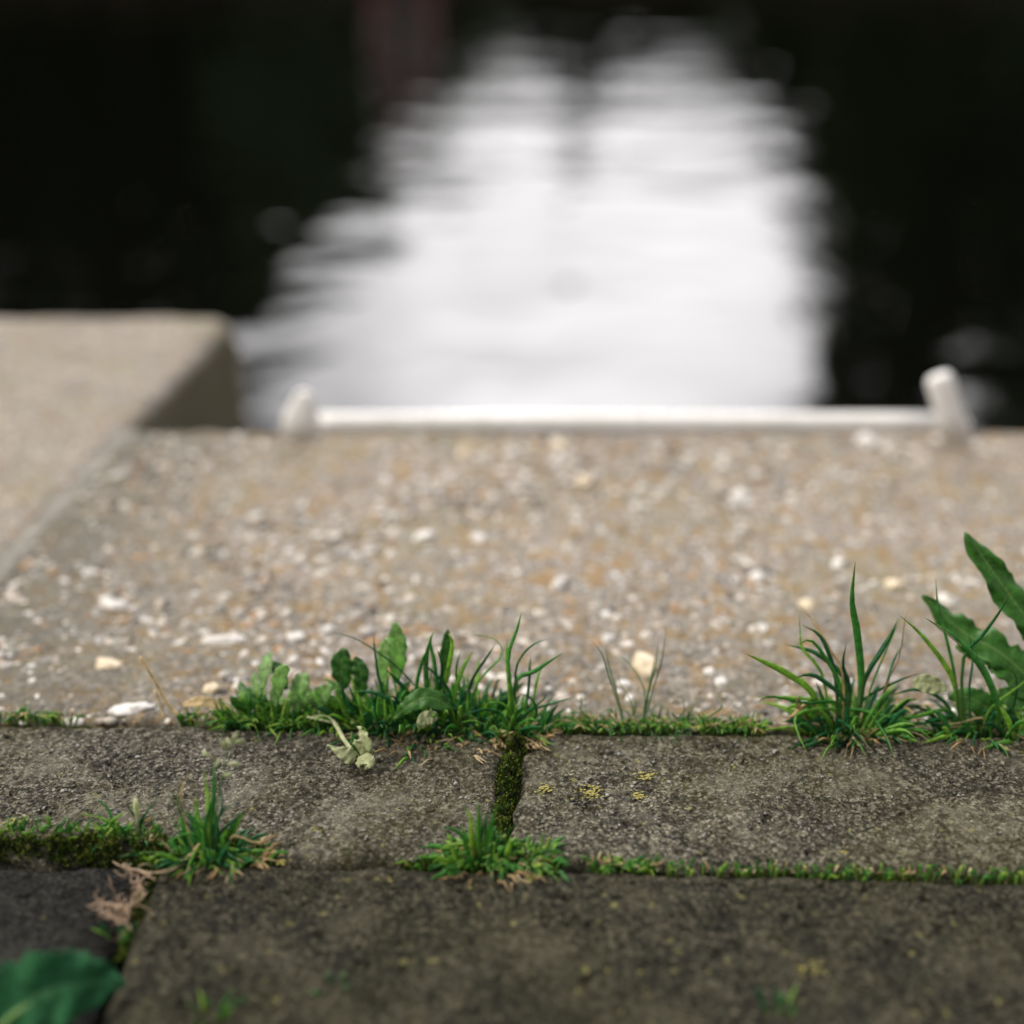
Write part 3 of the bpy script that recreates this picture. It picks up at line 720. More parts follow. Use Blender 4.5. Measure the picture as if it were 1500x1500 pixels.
# --- right-hand tuft (hero)
def gr(mb, X, Y):
    H = [([(1262, 1010), (1256, 930), (1248, 880), (1253, 822)], 13, -.01), ([(1190, 1015), (1150, 985), (1120, 970), (1091, 957)], 12, -.008),
         ([(1230, 1030), (1180, 1030), (1130, 1020), (1110, 1028)], 8, -.012), ([(1240, 1000), (1200, 960), (1175, 950), (1150, 944)], 8, .01),
         ([(1225, 1000), (1215, 960), (1200, 930), (1174, 915)], 9, .006), ([(1205, 990), (1175, 950), (1172, 930), (1171, 898)], 6, .012),
         ([(1265, 1000), (1290, 955), (1305, 930), (1316, 905)], 9, .006), ([(1275, 1010), (1293, 965), (1306, 935), (1322, 900)], 7, .012),
         ([(1295, 1015), (1310, 965), (1330, 935)], 5, .02), ([(1240, 1030), (1210, 1000), (1185, 988), (1158, 996)], 9, -.01),
         ([(1225, 1040), (1170, 1045), (1168, 1070), (1183, 1104)], 8, -.028), ([(1225, 1055), (1250, 1070), (1275, 1097)], 8, -.028),
         ([(1270, 1045), (1295, 1075), (1312, 1113)], 7, -.032), ([(1240, 1040), (1300, 1050), (1350, 1062)], 8, -.01), ([(1260, 1030), (1310, 1000), (1350, 985)], 8, .004),
         ([(1230, 1050), (1180, 1058), (1140, 1056)], 7, -.004), ([(1240, 1035), (1160, 1022), (1100, 1022)], 8, 0.0), ([(1245, 1010), (1235, 975), (1240, 940)], 8, .0),
         ([(1232, 1010), (1213, 970), (1188, 938), (1163, 948)], 7, -.005)]
    for p, w, d in H: px_blade(mb, p, Y, w, d)
    rnd_blades(mb, X, Y, 95, .017, (.016, .036), (.0014, .0030), (.3, 1.35))
    rnd_blades(mb, X+.012, Y+.004, 45, .022, (.010, .026), (.0012, .0026), (.5, 1.4))
def grd(mb, X, Y):
    rnd_blades(mb, X, Y-.001, 16, .015, (.012, .026), (.0010, .0022), (.3, 1.2))
    px_blade(mb, [(1235, 990), (1215, 950), (1195, 915), (1170, 885)], Y, 5, .015)
    px_blade(mb, [(1190, 1030), (1160, 1050), (1150, 1055)], Y, 8, -.01); px_blade(mb, [(1175, 1045), (1168, 1025), (1180, 1015)], Y, 9, -.012)
    px_blade(mb, [(1300, 1000), (1318, 960), (1326, 905), (1335, 893)], Y, 3, .005)
    rnd_blades(mb, X, Y-.002, 26, .017, (.010, .022), (.0010, .0020), (.8, 1.5))
tuft('large dark green grass tuft with one tall upright blade, right of centre behind the pavers', 1245, backJ(1245, .003), gr, grd)

# --- far right tuft
def gr(mb, X, Y):
    H = [([(1462, 1068), (1462, 1035), (1440, 980), (1400, 935), (1355, 905)], 13, -.014), ([(1400, 1010), (1385, 975), (1350, 930), (1316, 900)], 9, -.004),
         ([(1400, 1000), (1390, 950), (1375, 890), (1370, 845)], 7, .012), ([(1410, 970), (1440, 930), (1465, 895), (1480, 865)], 6, -.006),
         ([(1420, 1010), (1425, 960), (1415, 915)], 4, .01), ([(1450, 1040), (1500, 1000), (1540, 960)], 9, .0), ([(1480, 1050), (1490, 1000), (1478, 975)], 5, .0),
         ([(1390, 1040), (1330, 1052), (1290, 1045)], 8, -.003), ([(1400, 1050), (1350, 1060), (1300, 1070)], 8, -.008), ([(1385, 1030), (1345, 1010), (1300, 1020)], 8, .004)]
    for p, w, d in H: px_blade(mb, p, Y, w, d)
    rnd_blades(mb, X, Y, 60, .02, (.012, .030), (.0014, .0030), (.4, 1.4)); rnd_blades(mb, X+.03, Y, 60, .025, (.012, .030), (.0014, .0032), (.4, 1.4))
def grd(mb, X, Y):
    px_blade(mb, [(1440, 1052), (1400, 1060), (1365, 1058)], Y, 4, -.004)
    px_blade(mb, [(1463, 1050), (1438, 985), (1402, 940), (1362, 909)], Y-.0012, 2.5, -.0145)
    rnd_blades(mb, X, Y-.002, 18, .03, (.010, .022), (.0008, .0016), (.9, 1.5))
tuft('dark grass tuft at the right edge with a long blade arching left over the dandelion', 1440, backJ(1440, .004), gr, grd)

# dandelion behind it
X0 = backJ(1450, .012)
dl = empty('dandelion_plant', P(1495, 1040, X0), 'dandelion rosette with lobed mid-green leaves at the right edge of the picture', 'weed')
def pl(pts, Y, w_px, mb, dY=.02, **k):
    c = [P(px, py, Y+dY*i/(len(pts)-1)) for i, (px, py) in enumerate(pts)]
    leaf(mb, c, w_px*Y/FPX/CP*1.05, **k)
for k, (pts, w, kw, dy) in enumerate([([(1560, 1000), (1520, 930), (1470, 860), (1415, 780)], 47, dict(face=np.array([.45, -1, .1]), lobes=5, lobe_depth=.22, seed=1, shape=1.35, n=60, crinkle=.16), .03),
        ([(1545, 1030), (1470, 960), (1410, 925), (1352, 872)], 54, dict(face=np.array([-.1, -.8, .7]), lobes=4, lobe_depth=.5, seed=2, n=50, shape=.8, crinkle=.12), .03),
        ([(1550, 1040), (1490, 985), (1450, 955), (1400, 945)], 66, dict(face=np.array([.2, -.7, .8]), lobes=5, lobe_depth=.5, n=40, seed=3), .02),
        ([(1480, 1060), (1450, 1040), (1420, 1022), (1390, 1020)], 40, dict(face=np.array([0, -.8, .8]), lobes=2, lobe_depth=.2, seed=4), .0),
        ([(1560, 1050), (1520, 1030), (1480, 1020), (1455, 1025)], 44, dict(face=np.array([0, -.8, .8]), lobes=3, lobe_depth=.3, seed=5), .0)]):
    mb = MB(); pl(pts, X0, w, mb, dY=dy, **kw); solid(mb.build('leaf', M['broad'], dl), .0004)
# pale round leaf lying in the tuft
mb = MB(); pl([(1338, 1000), (1360, 1002), (1388, 1010)], backJ(1360, 0), 26, mb, dY=0, face=np.array([0, -.9, .6]), seed=6, shape=1)
tag(solid(mb.build('loose_leaf', M['wilted']), .0003), 'small pale oval leaf caught between the two right-hand grass tufts', 'leaf')

# --- central clump: three plants
def gr(mb, X, Y):
    H = [([(640, 1010), (636, 970), (630, 940), (636, 925)], 9, 0), ([(650, 1010), (660, 965), (662, 940), (655, 926)], 9, 0), ([(625, 1010), (625, 960), (632, 932)], 9, -.004),
         ([(618, 1020), (590, 985), (560, 960), (520, 935), (482, 925)], 4, .008), ([(560, 1010), (550, 960), (547, 925)], 5, .01), ([(668, 1010), (680, 975), (694, 952)], 8, 0),
         ([(690, 1000), (712, 965), (726, 942)], 8, .004), ([(700, 1000), (735, 960), (722, 935), (675, 928)], 4, .01), ([(600, 1020), (580, 995), (565, 980)], 8, -.005),
         ([(590, 1040), (550, 1015), (505, 1015)], 8, -.006), ([(570, 1050), (535, 1040), (510, 1025)], 8, -.01), ([(645, 1010), (648, 975), (640, 950)], 8, -.006),
         ([(610, 1015), (618, 970), (628, 948)], 7, -.003), ([(675, 1020), (668, 985), (676, 948)], 6, .002), ([(660, 1020), (640, 990), (612, 965)], 7, -.003)]
    for p, w, d in H: px_blade(mb, p, Y, w, d)
    for dx in (-.030, -.016, 0, .014): rnd_blades(mb, X+dx, Y, 60, .014, (.012, .034), (.0014, .0028), (.1, 1.15), upbias=.15)
    rnd_blades(mb, X-.01, Y-.006, 60, .035, (.008, .018), (.0012, .0024), (.5, 1.4))
def grd(mb, X, Y):
    rnd_blades(mb, X, Y-.002, 26, .04, (.010, .020), (.0008, .0018), (.3, 1.2))
    rnd_blades(mb, X, Y-.006, 40, .04, (.007, .016), (.0008, .0016), (1.0, 1.5))
    px_blade(mb, [(590, 1050), (575, 1068), (560, 1080)], Y, 4, -.02)
tuft('dense short dark green grass tuft just left of the mossy upright joint', 640, backJ(640, .004), gr, grd, young=(260, .05))
def gr(mb, X, Y):
    H = [([(748, 1010), (745, 960), (758, 920), (764, 896)], 8, .0), ([(745, 1000), (742, 960), (744, 935)], 7, .003), ([(755, 1000), (780, 985), (800, 972), (826, 955)], 8, -.006),
         ([(755, 990), (765, 960), (785, 942), (808, 936)], 4, .01), ([(775, 1000), (776, 975), (778, 960)], 5, .01), ([(785, 1005), (790, 985), (800, 965)], 5, .006),
         ([(755, 1060), (720, 1040), (690, 1044), (674, 1052)], 5, -.012), ([(752, 1055), (735, 1030), (700, 1032)], 5, -.014), ([(765, 1050), (790, 1030), (810, 1010)], 4, -.005),
         ([(770, 1045), (810, 1030), (846, 1020)], 5, -.002), ([(750, 1075), (755, 1040), (750, 1015)], 4, -.01), ([(758, 1075), (785, 1050), (780, 1025), (760, 1015)], 4, -.012),
         ([(765, 1080), (790, 1065), (800, 1040)], 4, -.014)]
    for p, w, d in H: px_blade(mb, p, Y, w, d)
    rnd_blades(mb, X, Y, 70, .015, (.010, .026), (.0011, .0022), (.2, 1.2)); rnd_blades(mb, X-.014, Y+.002, 45, .012, (.012, .028), (.0014, .0024), (.2, 1.0))
def grd(mb, X, Y):
    rnd_blades(mb, X+.002, Y-.007, 60, .016, (.006, .016), (.0008, .0015), (.5, 1.5)); rnd_blades(mb, X-.01, Y-.004, 30, .02, (.008, .018), (.0008, .0016), (.8, 1.5))
tuft('wispy green and straw grass tuft rooted at the top of the mossy upright joint', 755, backJ(755, 0.0), gr, grd)

# broad-leaved weeds at the left of the clump
wd = empty('chickweed_plant', P(400, 1050, backJ(400, .006)), 'low weed with pale green rounded leaves at the left end of the central clump', 'weed')
Yw = backJ(420, .007)
sp = [(x_+random.uniform(-8, 8), 1045-k_*6, x_+random.uniform(-22, 22), 1026-k_*14+random.uniform(-10, 10), random.uniform(8, 16), 'p') for k_ in range(2) for x_ in range(350, 510, 19)]+[(383, 1010, 395, 955, 26, 'p'), (400, 1030, 418, 975, 34, 'p'), (375, 1040, 350, 1000, 24, 'g'), (430, 1030, 448, 985, 34, 'p'), (410, 1045, 440, 1030, 30, 'p'), (455, 1040, 485, 1005, 34, 'p'),
      (360, 1050, 338, 1020, 18, 'g'), (470, 1050, 500, 1028, 32, 'p'), (395, 1050, 380, 1018, 26, 'g'), (440, 1050, 425, 1010, 30, 'g'), (420, 1010, 402, 968, 22, 'g'), (415, 1050, 438, 1063, 22, 'p'), (500, 1040, 470, 1020, 24, 'p'),
      (445, 1052, 470, 1044, 20, 'p'), (350, 1050, 322, 1040, 14, 'g'), (380, 1045, 372, 985, 16, 'g')]
for i, (x0, y0, x1, y1, w, c) in enumerate(sp):
    w *= .85; mb = MB(); a = P(x0, y0, Yw); b_ = P(x1, y1, Yw+random.uniform(-.008, .016))
    leaf(mb, [a, (a+b_)/2+np.array([0, -.001, .0015]), b_], w*Yw/FPX/CP, face=np.array([random.uniform(-.5, .5), -.8, random.uniform(.3, .9)]), n=14, m=5, seed=i, lobes=3 if w > 20 else 1, lobe_depth=.38, shape=random.uniform(.8, 1.5), crinkle=.14)
    solid(mb.build('leaf', M['broad_pale'] if c == 'p' or i % 2 else M['broad'], wd), .0003)
mb = MB()
for q_ in range(345, 530, 10): rnd_blades(mb, P(q_, 1040, Yw)[0], Yw-.003, 26, .006, (.006, .023), (.0008, .0018), (.1, 1.3))
mb.build('stems', M['grass_bright'], wd)

wd = empty('dandelion_plant', P(570, 1045, backJ(560, .006)), 'young weed with a few oval leaves standing up behind the dense central grass', 'weed')
for i, (pts, w, m_, face) in enumerate([([(505, 1010), (500, 975), (505, 950)], 34, 'broad', (.2, -1, .3)), ([(580, 1000), (582, 950), (578, 912)], 28, 'broad_pale', (.1, -1, .2)),
        ([(655, 1000), (652, 960), (656, 922)], 15, 'broad', (.3, -1, .2)), ([(560, 1000), (562, 960), (565, 935)], 18, 'broad_pale', (-.3, -1, .2)), ([(530, 1020), (528, 985), (520, 962)], 24, 'broad', (.2, -1, .4))]):
    mb = MB(); pl(pts, backJ(560, .010), w, mb, dY=.006, face=np.array(face, float), seed=20+i, lobes=3, lobe_depth=.35, crinkle=.12, n=18, m=5, shape=1.0)
    solid(mb.build('leaf', M[m_], wd), .0003)
mb = MB()
pl([(668, 1040), (630, 1022), (600, 1032), (575, 1055)], backJ(620, -.006), 30, mb, dY=-.004, face=np.array([.1, -.7, .8]), seed=31, lobes=2, lobe_depth=.3, n=22)
solid(mb.build('leaf', M['broad'], wd), .0003)
mb = MB()
pl([(640, 1050), (625, 1052), (612, 1068)], backJ(620, -.012), 24, mb, dY=-.004, face=np.array([.1, -.8, .6]), seed=32, lobes=2, lobe_depth=.4, n=16, crinkle=.2)
tag(solid(mb.build('curled_leaf', M['wilted']), .0003), 'small curled dry leaf on the paver edge below the dense central grass', 'leaf')

# wilted sprig lying on the left paver
wl = empty('wilted_sprig', G(520, 1090, .003), 'wilted sprig with pale grey-green leaves lying on the paver left of the mossy joint', 'sprig')
def gl(pts, w_px, mat_, face=(.1, -.5, .9), z=(.006, .005, .004), seed=0, **k):
    c = [G(px, py, zz) for (px, py), zz in zip(pts, z)]
    mb = MB(); leaf(mb, c, w_px/3050, face=np.array(face), seed=seed, **k); return mb, mat_
for i, (pts, w, z, face) in enumerate([([(522, 1110), (504, 1104), (479, 1091)], 24, (.004, .007, .009), (0.1, -.9, .7)), ([(527, 1105), (532, 1085), (524, 1064)], 30, (.004, .012, .016), (-.4, -1, .3)),
        ([(524, 1108), (520, 1085), (515, 1072)], 18, (.004, .009, .012), (.9, -.8, .3)), ([(526, 1108), (538, 1118), (534, 1128)], 26, (.005, .006, .003), (0, -.6, .9)), ([(528, 1106), (540, 1102), (549, 1100)], 12, (.004, .006, .008), (0, -.9, .7))]):
    mb, _ = gl(pts, w, None, z=z, seed=40+i, face=face, n=20, m=5, shape=.7, lobes=2, lobe_depth=.3, crinkle=.12, point=True)
    solid(mb.build('leaf', M['wilted'] if i != 2 else M['broad'], wl), .0003)
mb = MB(); mb.tube(spline([P(455, 1050, backJ(455, 0)), G(480, 1052, .006), G(492, 1062, .004), G(505, 1085, .004), G(524, 1108, .004)], 16), .0011, 6)
mb.tube(spline([P(450, 1050, backJ(455, 0)), G(478, 1056, .005), G(495, 1060, .004)], 10), .0007, 6); mb.build('stem', M['seed'], wl)

# thin sprigs between the clumps
def gr(mb, X, Y):
    for p, w in [([(902, 1020), (890, 985), (882, 958), (866, 938)], 3.2), ([(905, 1020), (892, 975), (886, 942)], 3), ([(955, 1015), (965, 985), (972, 955), (975, 918)], 3.6), ([(950, 1015), (960, 975), (965, 935)], 2.8),
                 ([(948, 1020), (955, 985), (962, 950)], 2.5), ([(945, 1020), (935, 990), (915, 965), (900, 962)], 2.2), ([(925, 1030), (908, 1000), (907, 980)], 2.2), ([(1000, 1045), (1001, 1025), (1000, 1012)], 3), ([(852, 1042), (852, 1030), (850, 1015)], 3), ([(1054, 1040), (1054, 1025), (1052, 1012)], 4)]:
        px_blade(mb, p, Y, w, random.uniform(.0, .014), n=10)
    rnd_blades(mb, X, Y, 60, .03, (.004, .014), (.0005, .0012), (.1, 1.2))
tuft('sparse hair-thin grass sprigs standing alone right of the upright joint', 935, backJ(935, .006), gr, None, gm='grass_thin', young=None)
def low_band(px0, px1, n, L, gm_, label, Yf, W=(.0006, .0016), z=-.004, dry=True):
    xm = (px0+px1)/2
    Ym = Yf(xm); sc_ = (Ym*CP+CAM_H*SP)/FPX
    root = empty('grass_tuft', ((xm-750)*sc_, Ym, -.006), label, 'grass tuft', 'low seedlings along the joints')
    mb = MB()
    for _ in range(n):
        px = random.uniform(px0, px1); X = (px-750)*sc_
        rnd_blades(mb, X, Yf(px)+random.uniform(-.003, .003), 1, .002, L, W, (.1, 1.3), z=z)
    mb.build('blades', M[gm_], root)
    if dry:
        mb = MB()
        for _ in range(n//5):
            px = random.uniform(px0, px1); rnd_blades(mb, (px-750)*sc_, Yf(px), 1, .002, (L[0], L[1]*.8), (.0005, .0012), (.7, 1.5), z=.0)
        mb.build('dry_blades', M['straw'], root)
low_band(800, 1010, 260, (.004, .011), 'grass_bright', 'fringe of short yellow-green seedlings from the upright joint to the thin sprigs', lambda p: backJ(p, .003))
low_band(1030, 1115, 170, (.004, .012), 'grass_bright', 'small bright green seedling patch touching the left side of the large right tuft', lambda p: backJ(p, .002))
low_band(-10, 110, 70, (.004, .010), 'grass_bright', 'short yellowish seedlings against the back of the left paver at the picture edge', lambda p: backJ(p, .004))
low_band(265, 350, 60, (.004, .012), 'grass_bright', 'short seedlings beside the dry curled leaf, left of the central clump', lambda p: backJ(p, .004))

# --- front-left tuft
def midJ(px, off=0.0):
    X = (px-750)/FPX*.60; return midY(X)+off
def gr(mb, X, Y):
    H = [([(308, 1215), (312, 1180), (314, 1140), (315, 1100)], 9, .006), ([(305, 1215), (304, 1165), (298, 1122)], 8, .005), ([(300, 1220), (275, 1195), (262, 1180), (257, 1150)], 8, .0),
         ([(312, 1225), (325, 1190), (345, 1175)], 7, .003), ([(320, 1225), (345, 1200), (362, 1183)], 7, .003), ([(300, 1225), (290, 1195), (283, 1165)], 8, 0),
         ([(300, 1230), (282, 1215), (270, 1200), (246, 1160)], 5, 0), ([(310, 1240), (350, 1247), (375, 1246), (405, 1245)], 9, -.006), ([(305, 1240), (318, 1262), (340, 1280), (355, 1298)], 8, -.018),
         ([(300, 1240), (305, 1258), (308, 1268)], 11, -.012), ([(295, 1240), (278, 1265), (272, 1290)], 9, -.018), ([(315, 1240), (340, 1255), (355, 1268)], 7, -.012),
         ([(300, 1215), (312, 1170), (318, 1150)], 7, .0), ([(298, 1225), (262, 1225), (240, 1240)], 6, -.004), ([(318, 1210), (326, 1180), (322, 1150)], 6, .004)]
    for p, w, d in H: px_blade(mb, p, Y, w, d)
    rnd_blades(mb, X, Y, 75, .010, (.012, .026), (.0014, .0030), (.1, 1.1)); rnd_blades(mb, X+.004, Y-.002, 35, .016, (.008, .018), (.0012, .0024), (.6, 1.45))
def grd(mb, X, Y):
    px_blade(mb, [(300, 1232), (275, 1255), (250, 1272), (222, 1278)], Y, 6, -.012); px_blade(mb, [(258, 1265), (250, 1245), (228, 1225)], Y, 4, -.008)
    px_blade(mb, [(268, 1190), (268, 1150), (285, 1128)], Y, 3, .004)
    px_blade(mb, [(340, 1225), (375, 1235), (400, 1225), (408, 1218)], Y, 4, -.004)
    rnd_blades(mb, X+.008, Y-.003, 34, .018, (.006, .014), (.0008, .0018), (.9, 1.5))
root, X, Y = tuft('small upright grass tuft with seed heads at the left end of the front joint', 305, midJ(305, .003), gr, grd)
mb = MB()
for (x, y, a) in [(344, 1078, 50), (336, 1088, 120), (340, 1118, 20), (328, 1092, 95), (302, 1105, -40), (333, 1135, 15), (350, 1086, 0), (318, 1118, 60), (288, 1176, 100), (345, 1120, 10)]:
    p = P(x, y, Y+.004); u = np.array([math.cos(math.radians(a)), 0, math.sin(math.radians(a))]); L = .0022
    mb.tube([p-u*L, p-u*L*.4, p+u*L*.4, p+u*L*1.2], [.0003, .0008, .0007, .0001], 6)
mb.build('seed_head', M['seed'], root)
mb = MB()
mb.tube(spline([P(312, 1220, Y), P(322, 1160, Y+.003), P(330, 1110, Y+.004), P(345, 1078, Y+.004)], 14), .0003, 5)
mb.tube(spline([P(328, 1118, Y+.004), P(340, 1120, Y+.004)], 5), .00015, 4); mb.tube(spline([P(312, 1200, Y), P(322, 1150, Y+.003), P(334, 1134, Y+.004)], 8), .00018, 4)
mb.build('stem', M['grass_thin'], root)

def gr(mb, X, Y):
    for p, w in [([(165, 1205), (158, 1185), (136, 1165)], 6), ([(165, 1208), (140, 1196), (112, 1191)], 5), ([(165, 1210), (150, 1200), (142, 1185)], 5), ([(205, 1205), (215, 1190), (230, 1168)], 5),
                 ([(200, 1205), (190, 1185), (185, 1172)], 4), ([(160, 1210), (175, 1195), (185, 1190)], 5), ([(208, 1205), (222, 1195), (245, 1190)], 4)]:
        px_blade(mb, p, Y, w, random.uniform(-.004, .004))
    rnd_blades(mb, X-.006, Y, 22, .006, (.006, .014), (.0008, .0016), (.3, 1.3)); rnd_blades(mb, X+.006, Y, 14, .005, (.006, .012), (.0008, .0014), (.3, 1.3))
root, X, Y = tuft('little spidery seedling with a pale bud, on moss left of the front tuft', 180, midJ(180, .012), gr, None, young=None)
mb = MB(); mb.tube([P(202, 1222, Y), P(201, 1200, Y), P(199, 1180, Y), P(198, 1170, Y)], [.0009, .0008, .0014, .0006], 8); mb.build('bud', M['seed'], root)

# --- centre front tuft
def gr(mb, X, Y):
    for p, w in [([(700, 1225), (702, 1195), (701, 1172)], 10), ([(690, 1225), (690, 1200), (680, 1180)], 9), ([(715, 1225), (722, 1200), (728, 1178)], 9), ([(680, 1230), (665, 1215), (645, 1212)], 8),
                 ([(705, 1225), (712, 1200), (716, 1185)], 8), ([(690, 1240), (660, 1238), (640, 1248)], 8), ([(740, 1240), (745, 1220), (760, 1205)], 6), ([(790, 1245), (795, 1225), (800, 1215)], 7), ([(745, 1250), (750, 1262), (735, 1268)], 8), ([(790, 1250), (810, 1245), (828, 1250)], 7)]:
        px_blade(mb, p, Y, w, random.uniform(-.006, .006))
    rnd_blades(mb, X, Y, 110, .013, (.007, .020), (.0014, .0028), (.1, 1.25)); rnd_blades(mb, X+.020, Y-.002, 80, .014, (.006, .014), (.0012, .0024), (.4, 1.35))
def grd(mb, X, Y): rnd_blades(mb, X+.008, Y-.003, 40, .022, (.005, .013), (.0008, .0016), (.5, 1.5))
tuft('low bright green grass tuft where the upright joint meets the front joint', 700, midJ(700, .004), gr, grd, gm='grass_bright')
low_band(865, 960, 90, (.004, .009), 'grass_bright', 'short green seedlings in the front joint just right of the low bright tuft', lambda p: midJ(p, .001), dry=True)
low_band(965, 1200, 60, (.002, .0055), 'grass_bright', 'thin line of tiny seedlings in the middle of the front joint', lambda p: midJ(p, .0), z=-.004)
low_band(1200, 1510, 90, (.002, .0065), 'grass_bright', 'line of tiny seedlings in the front joint reaching the right picture edge', lambda p: midJ(p, .0), z=-.004)
low_band(-20, 240, 130, (.002, .009), 'grass_bright', 'tiny green seedlings on the moss at the far left of the front joint', lambda p: midJ(p, .012), z=.002)

# --- moss cushions in the joints
def moss(name_label, path, widths, n, h=.004, z0=-.004, spike=(.0012, .0028), big=0):
    pts = np.array(path, float); wd_ = np.array(widths, float)
    cen = pts.mean(0)
    root = empty('moss_cushion', (cen[0], cen[1], z0-.004), name_label, 'moss', 'moss cushions in the joints')
    seg = np.linspace(0, len(pts)-1, 90); ii = np.clip(seg.astype(int), 0, len(pts)-2); ff = seg-ii
    c = pts[ii]*(1-ff[:, None])+pts[ii+1]*ff[:, None]; w = wd_[ii]*(1-ff)+wd_[ii+1]*ff
    tan = np.gradient(c, axis=0); tan /= np.linalg.norm(tan, axis=1)[:, None]; nrm = np.stack([-tan[:, 1], tan[:, 0]], 1)
    K = 11; vs_ = []
    def height(x, y, u, wloc): return z0-.002+(1-u*u)*h*(.8+1.3*(fbm(x, y, 160, 2, 5)+.3))*min(1, wloc/.006)
    for i in range(90):
        for k in range(K):
            u = -1+2*k/(K-1); x, y = c[i]+nrm[i]*u*w[i]*(1+.35*float(vnoise(np.array(c[i][0]*200), np.array(u*2.0), 3))); vs_.append((x, y, float(height(np.array(x), np.array(y), u, w[i]))-.0006))
    mb = MB(); mb.add(vs_, [(i*K+k, i*K+k+1, (i+1)*K+k+1, (i+1)*K+k) for i in range(89) for k in range(K-1)]); mb.build('cushion', M['moss_under'], root)
    r = np.random.default_rng(int(abs(cen[0])*1e4)+n)
    s = r.uniform(0, 88.99, n); i = s.astype(int); f = s-i
    base = c[i]*(1-f[:, None])+c[i+1]*f[:, None]; u = r.uniform(-1, 1, n); wl_ = w[i]
    base = base+nrm[i]*(u*wl_)[:, None]
    z = z0-.002+(1-u*u)*h*(.8+1.3*(fbm(base[:, 0], base[:, 1], 160, 2, 5)+.3))*np.minimum(1, wl_/.006)
    pk = fbm(base[:, 0]+3, base[:, 1], 75, 3, 8)+.35*fbm(base[:, 0], base[:, 1], 400, 2, 9) > -.10-.25*(h > .0055)
    base, z = base[pk], z[pk]; n = len(z)
    B = np.stack([base[:, 0], base[:, 1], z-.0004], 1)
    d = r.normal(size=(n, 3))*.7; d[:, 2] = np.abs(d[:, 2])+.6; d /= np.linalg.norm(d, axis=1)[:, None]
    L = r.uniform(spike[0], spike[1], (n, 1)); sd_ = np.cross(d, r.normal(size=(n, 3))); sd_ /= np.linalg.norm(sd_, axis=1)[:, None]
    W = L*r.uniform(.14, .26, (n, 1))
    V = np.stack([B-sd_*W*.5, B+sd_*W*.5, B+d*L*.6+sd_*W, B+d*L, B+d*L*.6-sd_*W], 1).reshape(-1, 3)
    mb = MB(); mb.add(V, [tuple(range(k*5, k*5+5)) for k in range(n)]); mb.build('shoots', M['moss'], root, smooth=False)
def gpath(px): return [tuple(G(x, y)[:2]) for x, y in px]
moss('strip of bright moss filling the upright joint between the two back pavers', gpath([(757, 1072), (756, 1095), (746, 1125), (742, 1150), (736, 1180), (730, 1215), (728, 1245)]), [.0062, .0072, .0062, .0058, .0044, .0036, .005], 6500, h=.006, z0=-.0025)
moss('thick dark moss cushion along the left part of the front joint', gpath([(-40, 1236), (60, 1236), (130, 1238), (190, 1240), (240, 1246), (300, 1248), (360, 1246), (425, 1244)]), [.005, .006, .0075, .0085, .009, .007, .005, .002], 11000, h=.0062, z0=-.003)
moss('narrow moss and dirt seam in the front joint left of the low bright tuft', gpath([(540, 1254), (580, 1256), (640, 1255), (700, 1258)]), [.0012, .0024, .0045, .008], 1800, h=.004, z0=-.003)
moss('moss under the low bright tuft reaching right along the front joint', gpath([(700, 1256), (760, 1260), (830, 1262), (900, 1262), (980, 1266)]), [.006, .006, .003, .003, .002], 2600, h=.0038, z0=-.003)
moss('thin dark moss seam in the right half of the front joint', gpath([(980, 1266), (1100, 1270), (1250, 1275), (1380, 1280), (1540, 1288)]), [.0016, .0022, .0025, .0030, .0032], 2600, h=.0028, z0=-.003)
moss('moss patch between the dark front paver and the wide one, below the left tuft', gpath([(235, 1262), (222, 1285), (205, 1320), (190, 1355), (178, 1395)]), [.006, .0055, .004, .0035, .003], 2600, h=.003, z0=-.004)
moss('moss and dirt line behind the pavers under the central grass clump', gpath([(330, 1052), (450, 1053), (600, 1054), (750, 1056), (850, 1056)]), [.005, .006, .007, .007, .005], 6500, h=.005, z0=-.006)
moss('low moss line behind the pavers from the thin sprigs rightwards', gpath([(850, 1056), (1000, 1058), (1150, 1061), (1350, 1066), (1540, 1070)]), [.0035, .0035, .005, .006, .006], 4500, h=.0042, z0=-.006)
moss('yellowish moss line behind the left paver near the picture edge', gpath([(-40, 1050), (60, 1050), (150, 1051), (260, 1052), (330, 1052)]), [.004, .004, .003, .002, .003], 1500, h=.003, z0=-.007)

# --- dry roots
rt = empty('dry_roots', G(180, 1310, .001), 'tangle of pale dry roots over the corner of the dark front paver', 'roots')
mb = MB()
RP = [([(300, 1238), (275, 1258), (250, 1275), (222, 1278), (190, 1272), (165, 1262)], 1.1), ([(222, 1278), (205, 1292), (210, 1310), (200, 1322), (180, 1328)], 1.3), ([(180, 1328), (160, 1325), (140, 1325), (128, 1328)], 1.5),
      ([(145, 1330), (165, 1345), (180, 1352), (195, 1365)], 1.2), ([(160, 1285), (166, 1305), (172, 1325)], .7), ([(190, 1330), (176, 1342), (165, 1348)], .9), ([(205, 1300), (195, 1315), (185, 1335)], .9), ([(180, 1268), (205, 1276), (228, 1290)], 1.2),
      ([(150, 1320), (138, 1312), (146, 1300)], .5), ([(185, 1350), (178, 1370), (168, 1378)], .6), ([(195, 1325), (215, 1330), (225, 1345)], .6)]
for i, (p, r_) in enumerate(RP):
    c = spline([G(x, y, .0022+.0015*random.random()) for x, y in p], 16); c += rng.normal(size=c.shape)*.0003
    mb.tube(c, np.linspace(r_, r_*.4, 16)*.0005, 6)
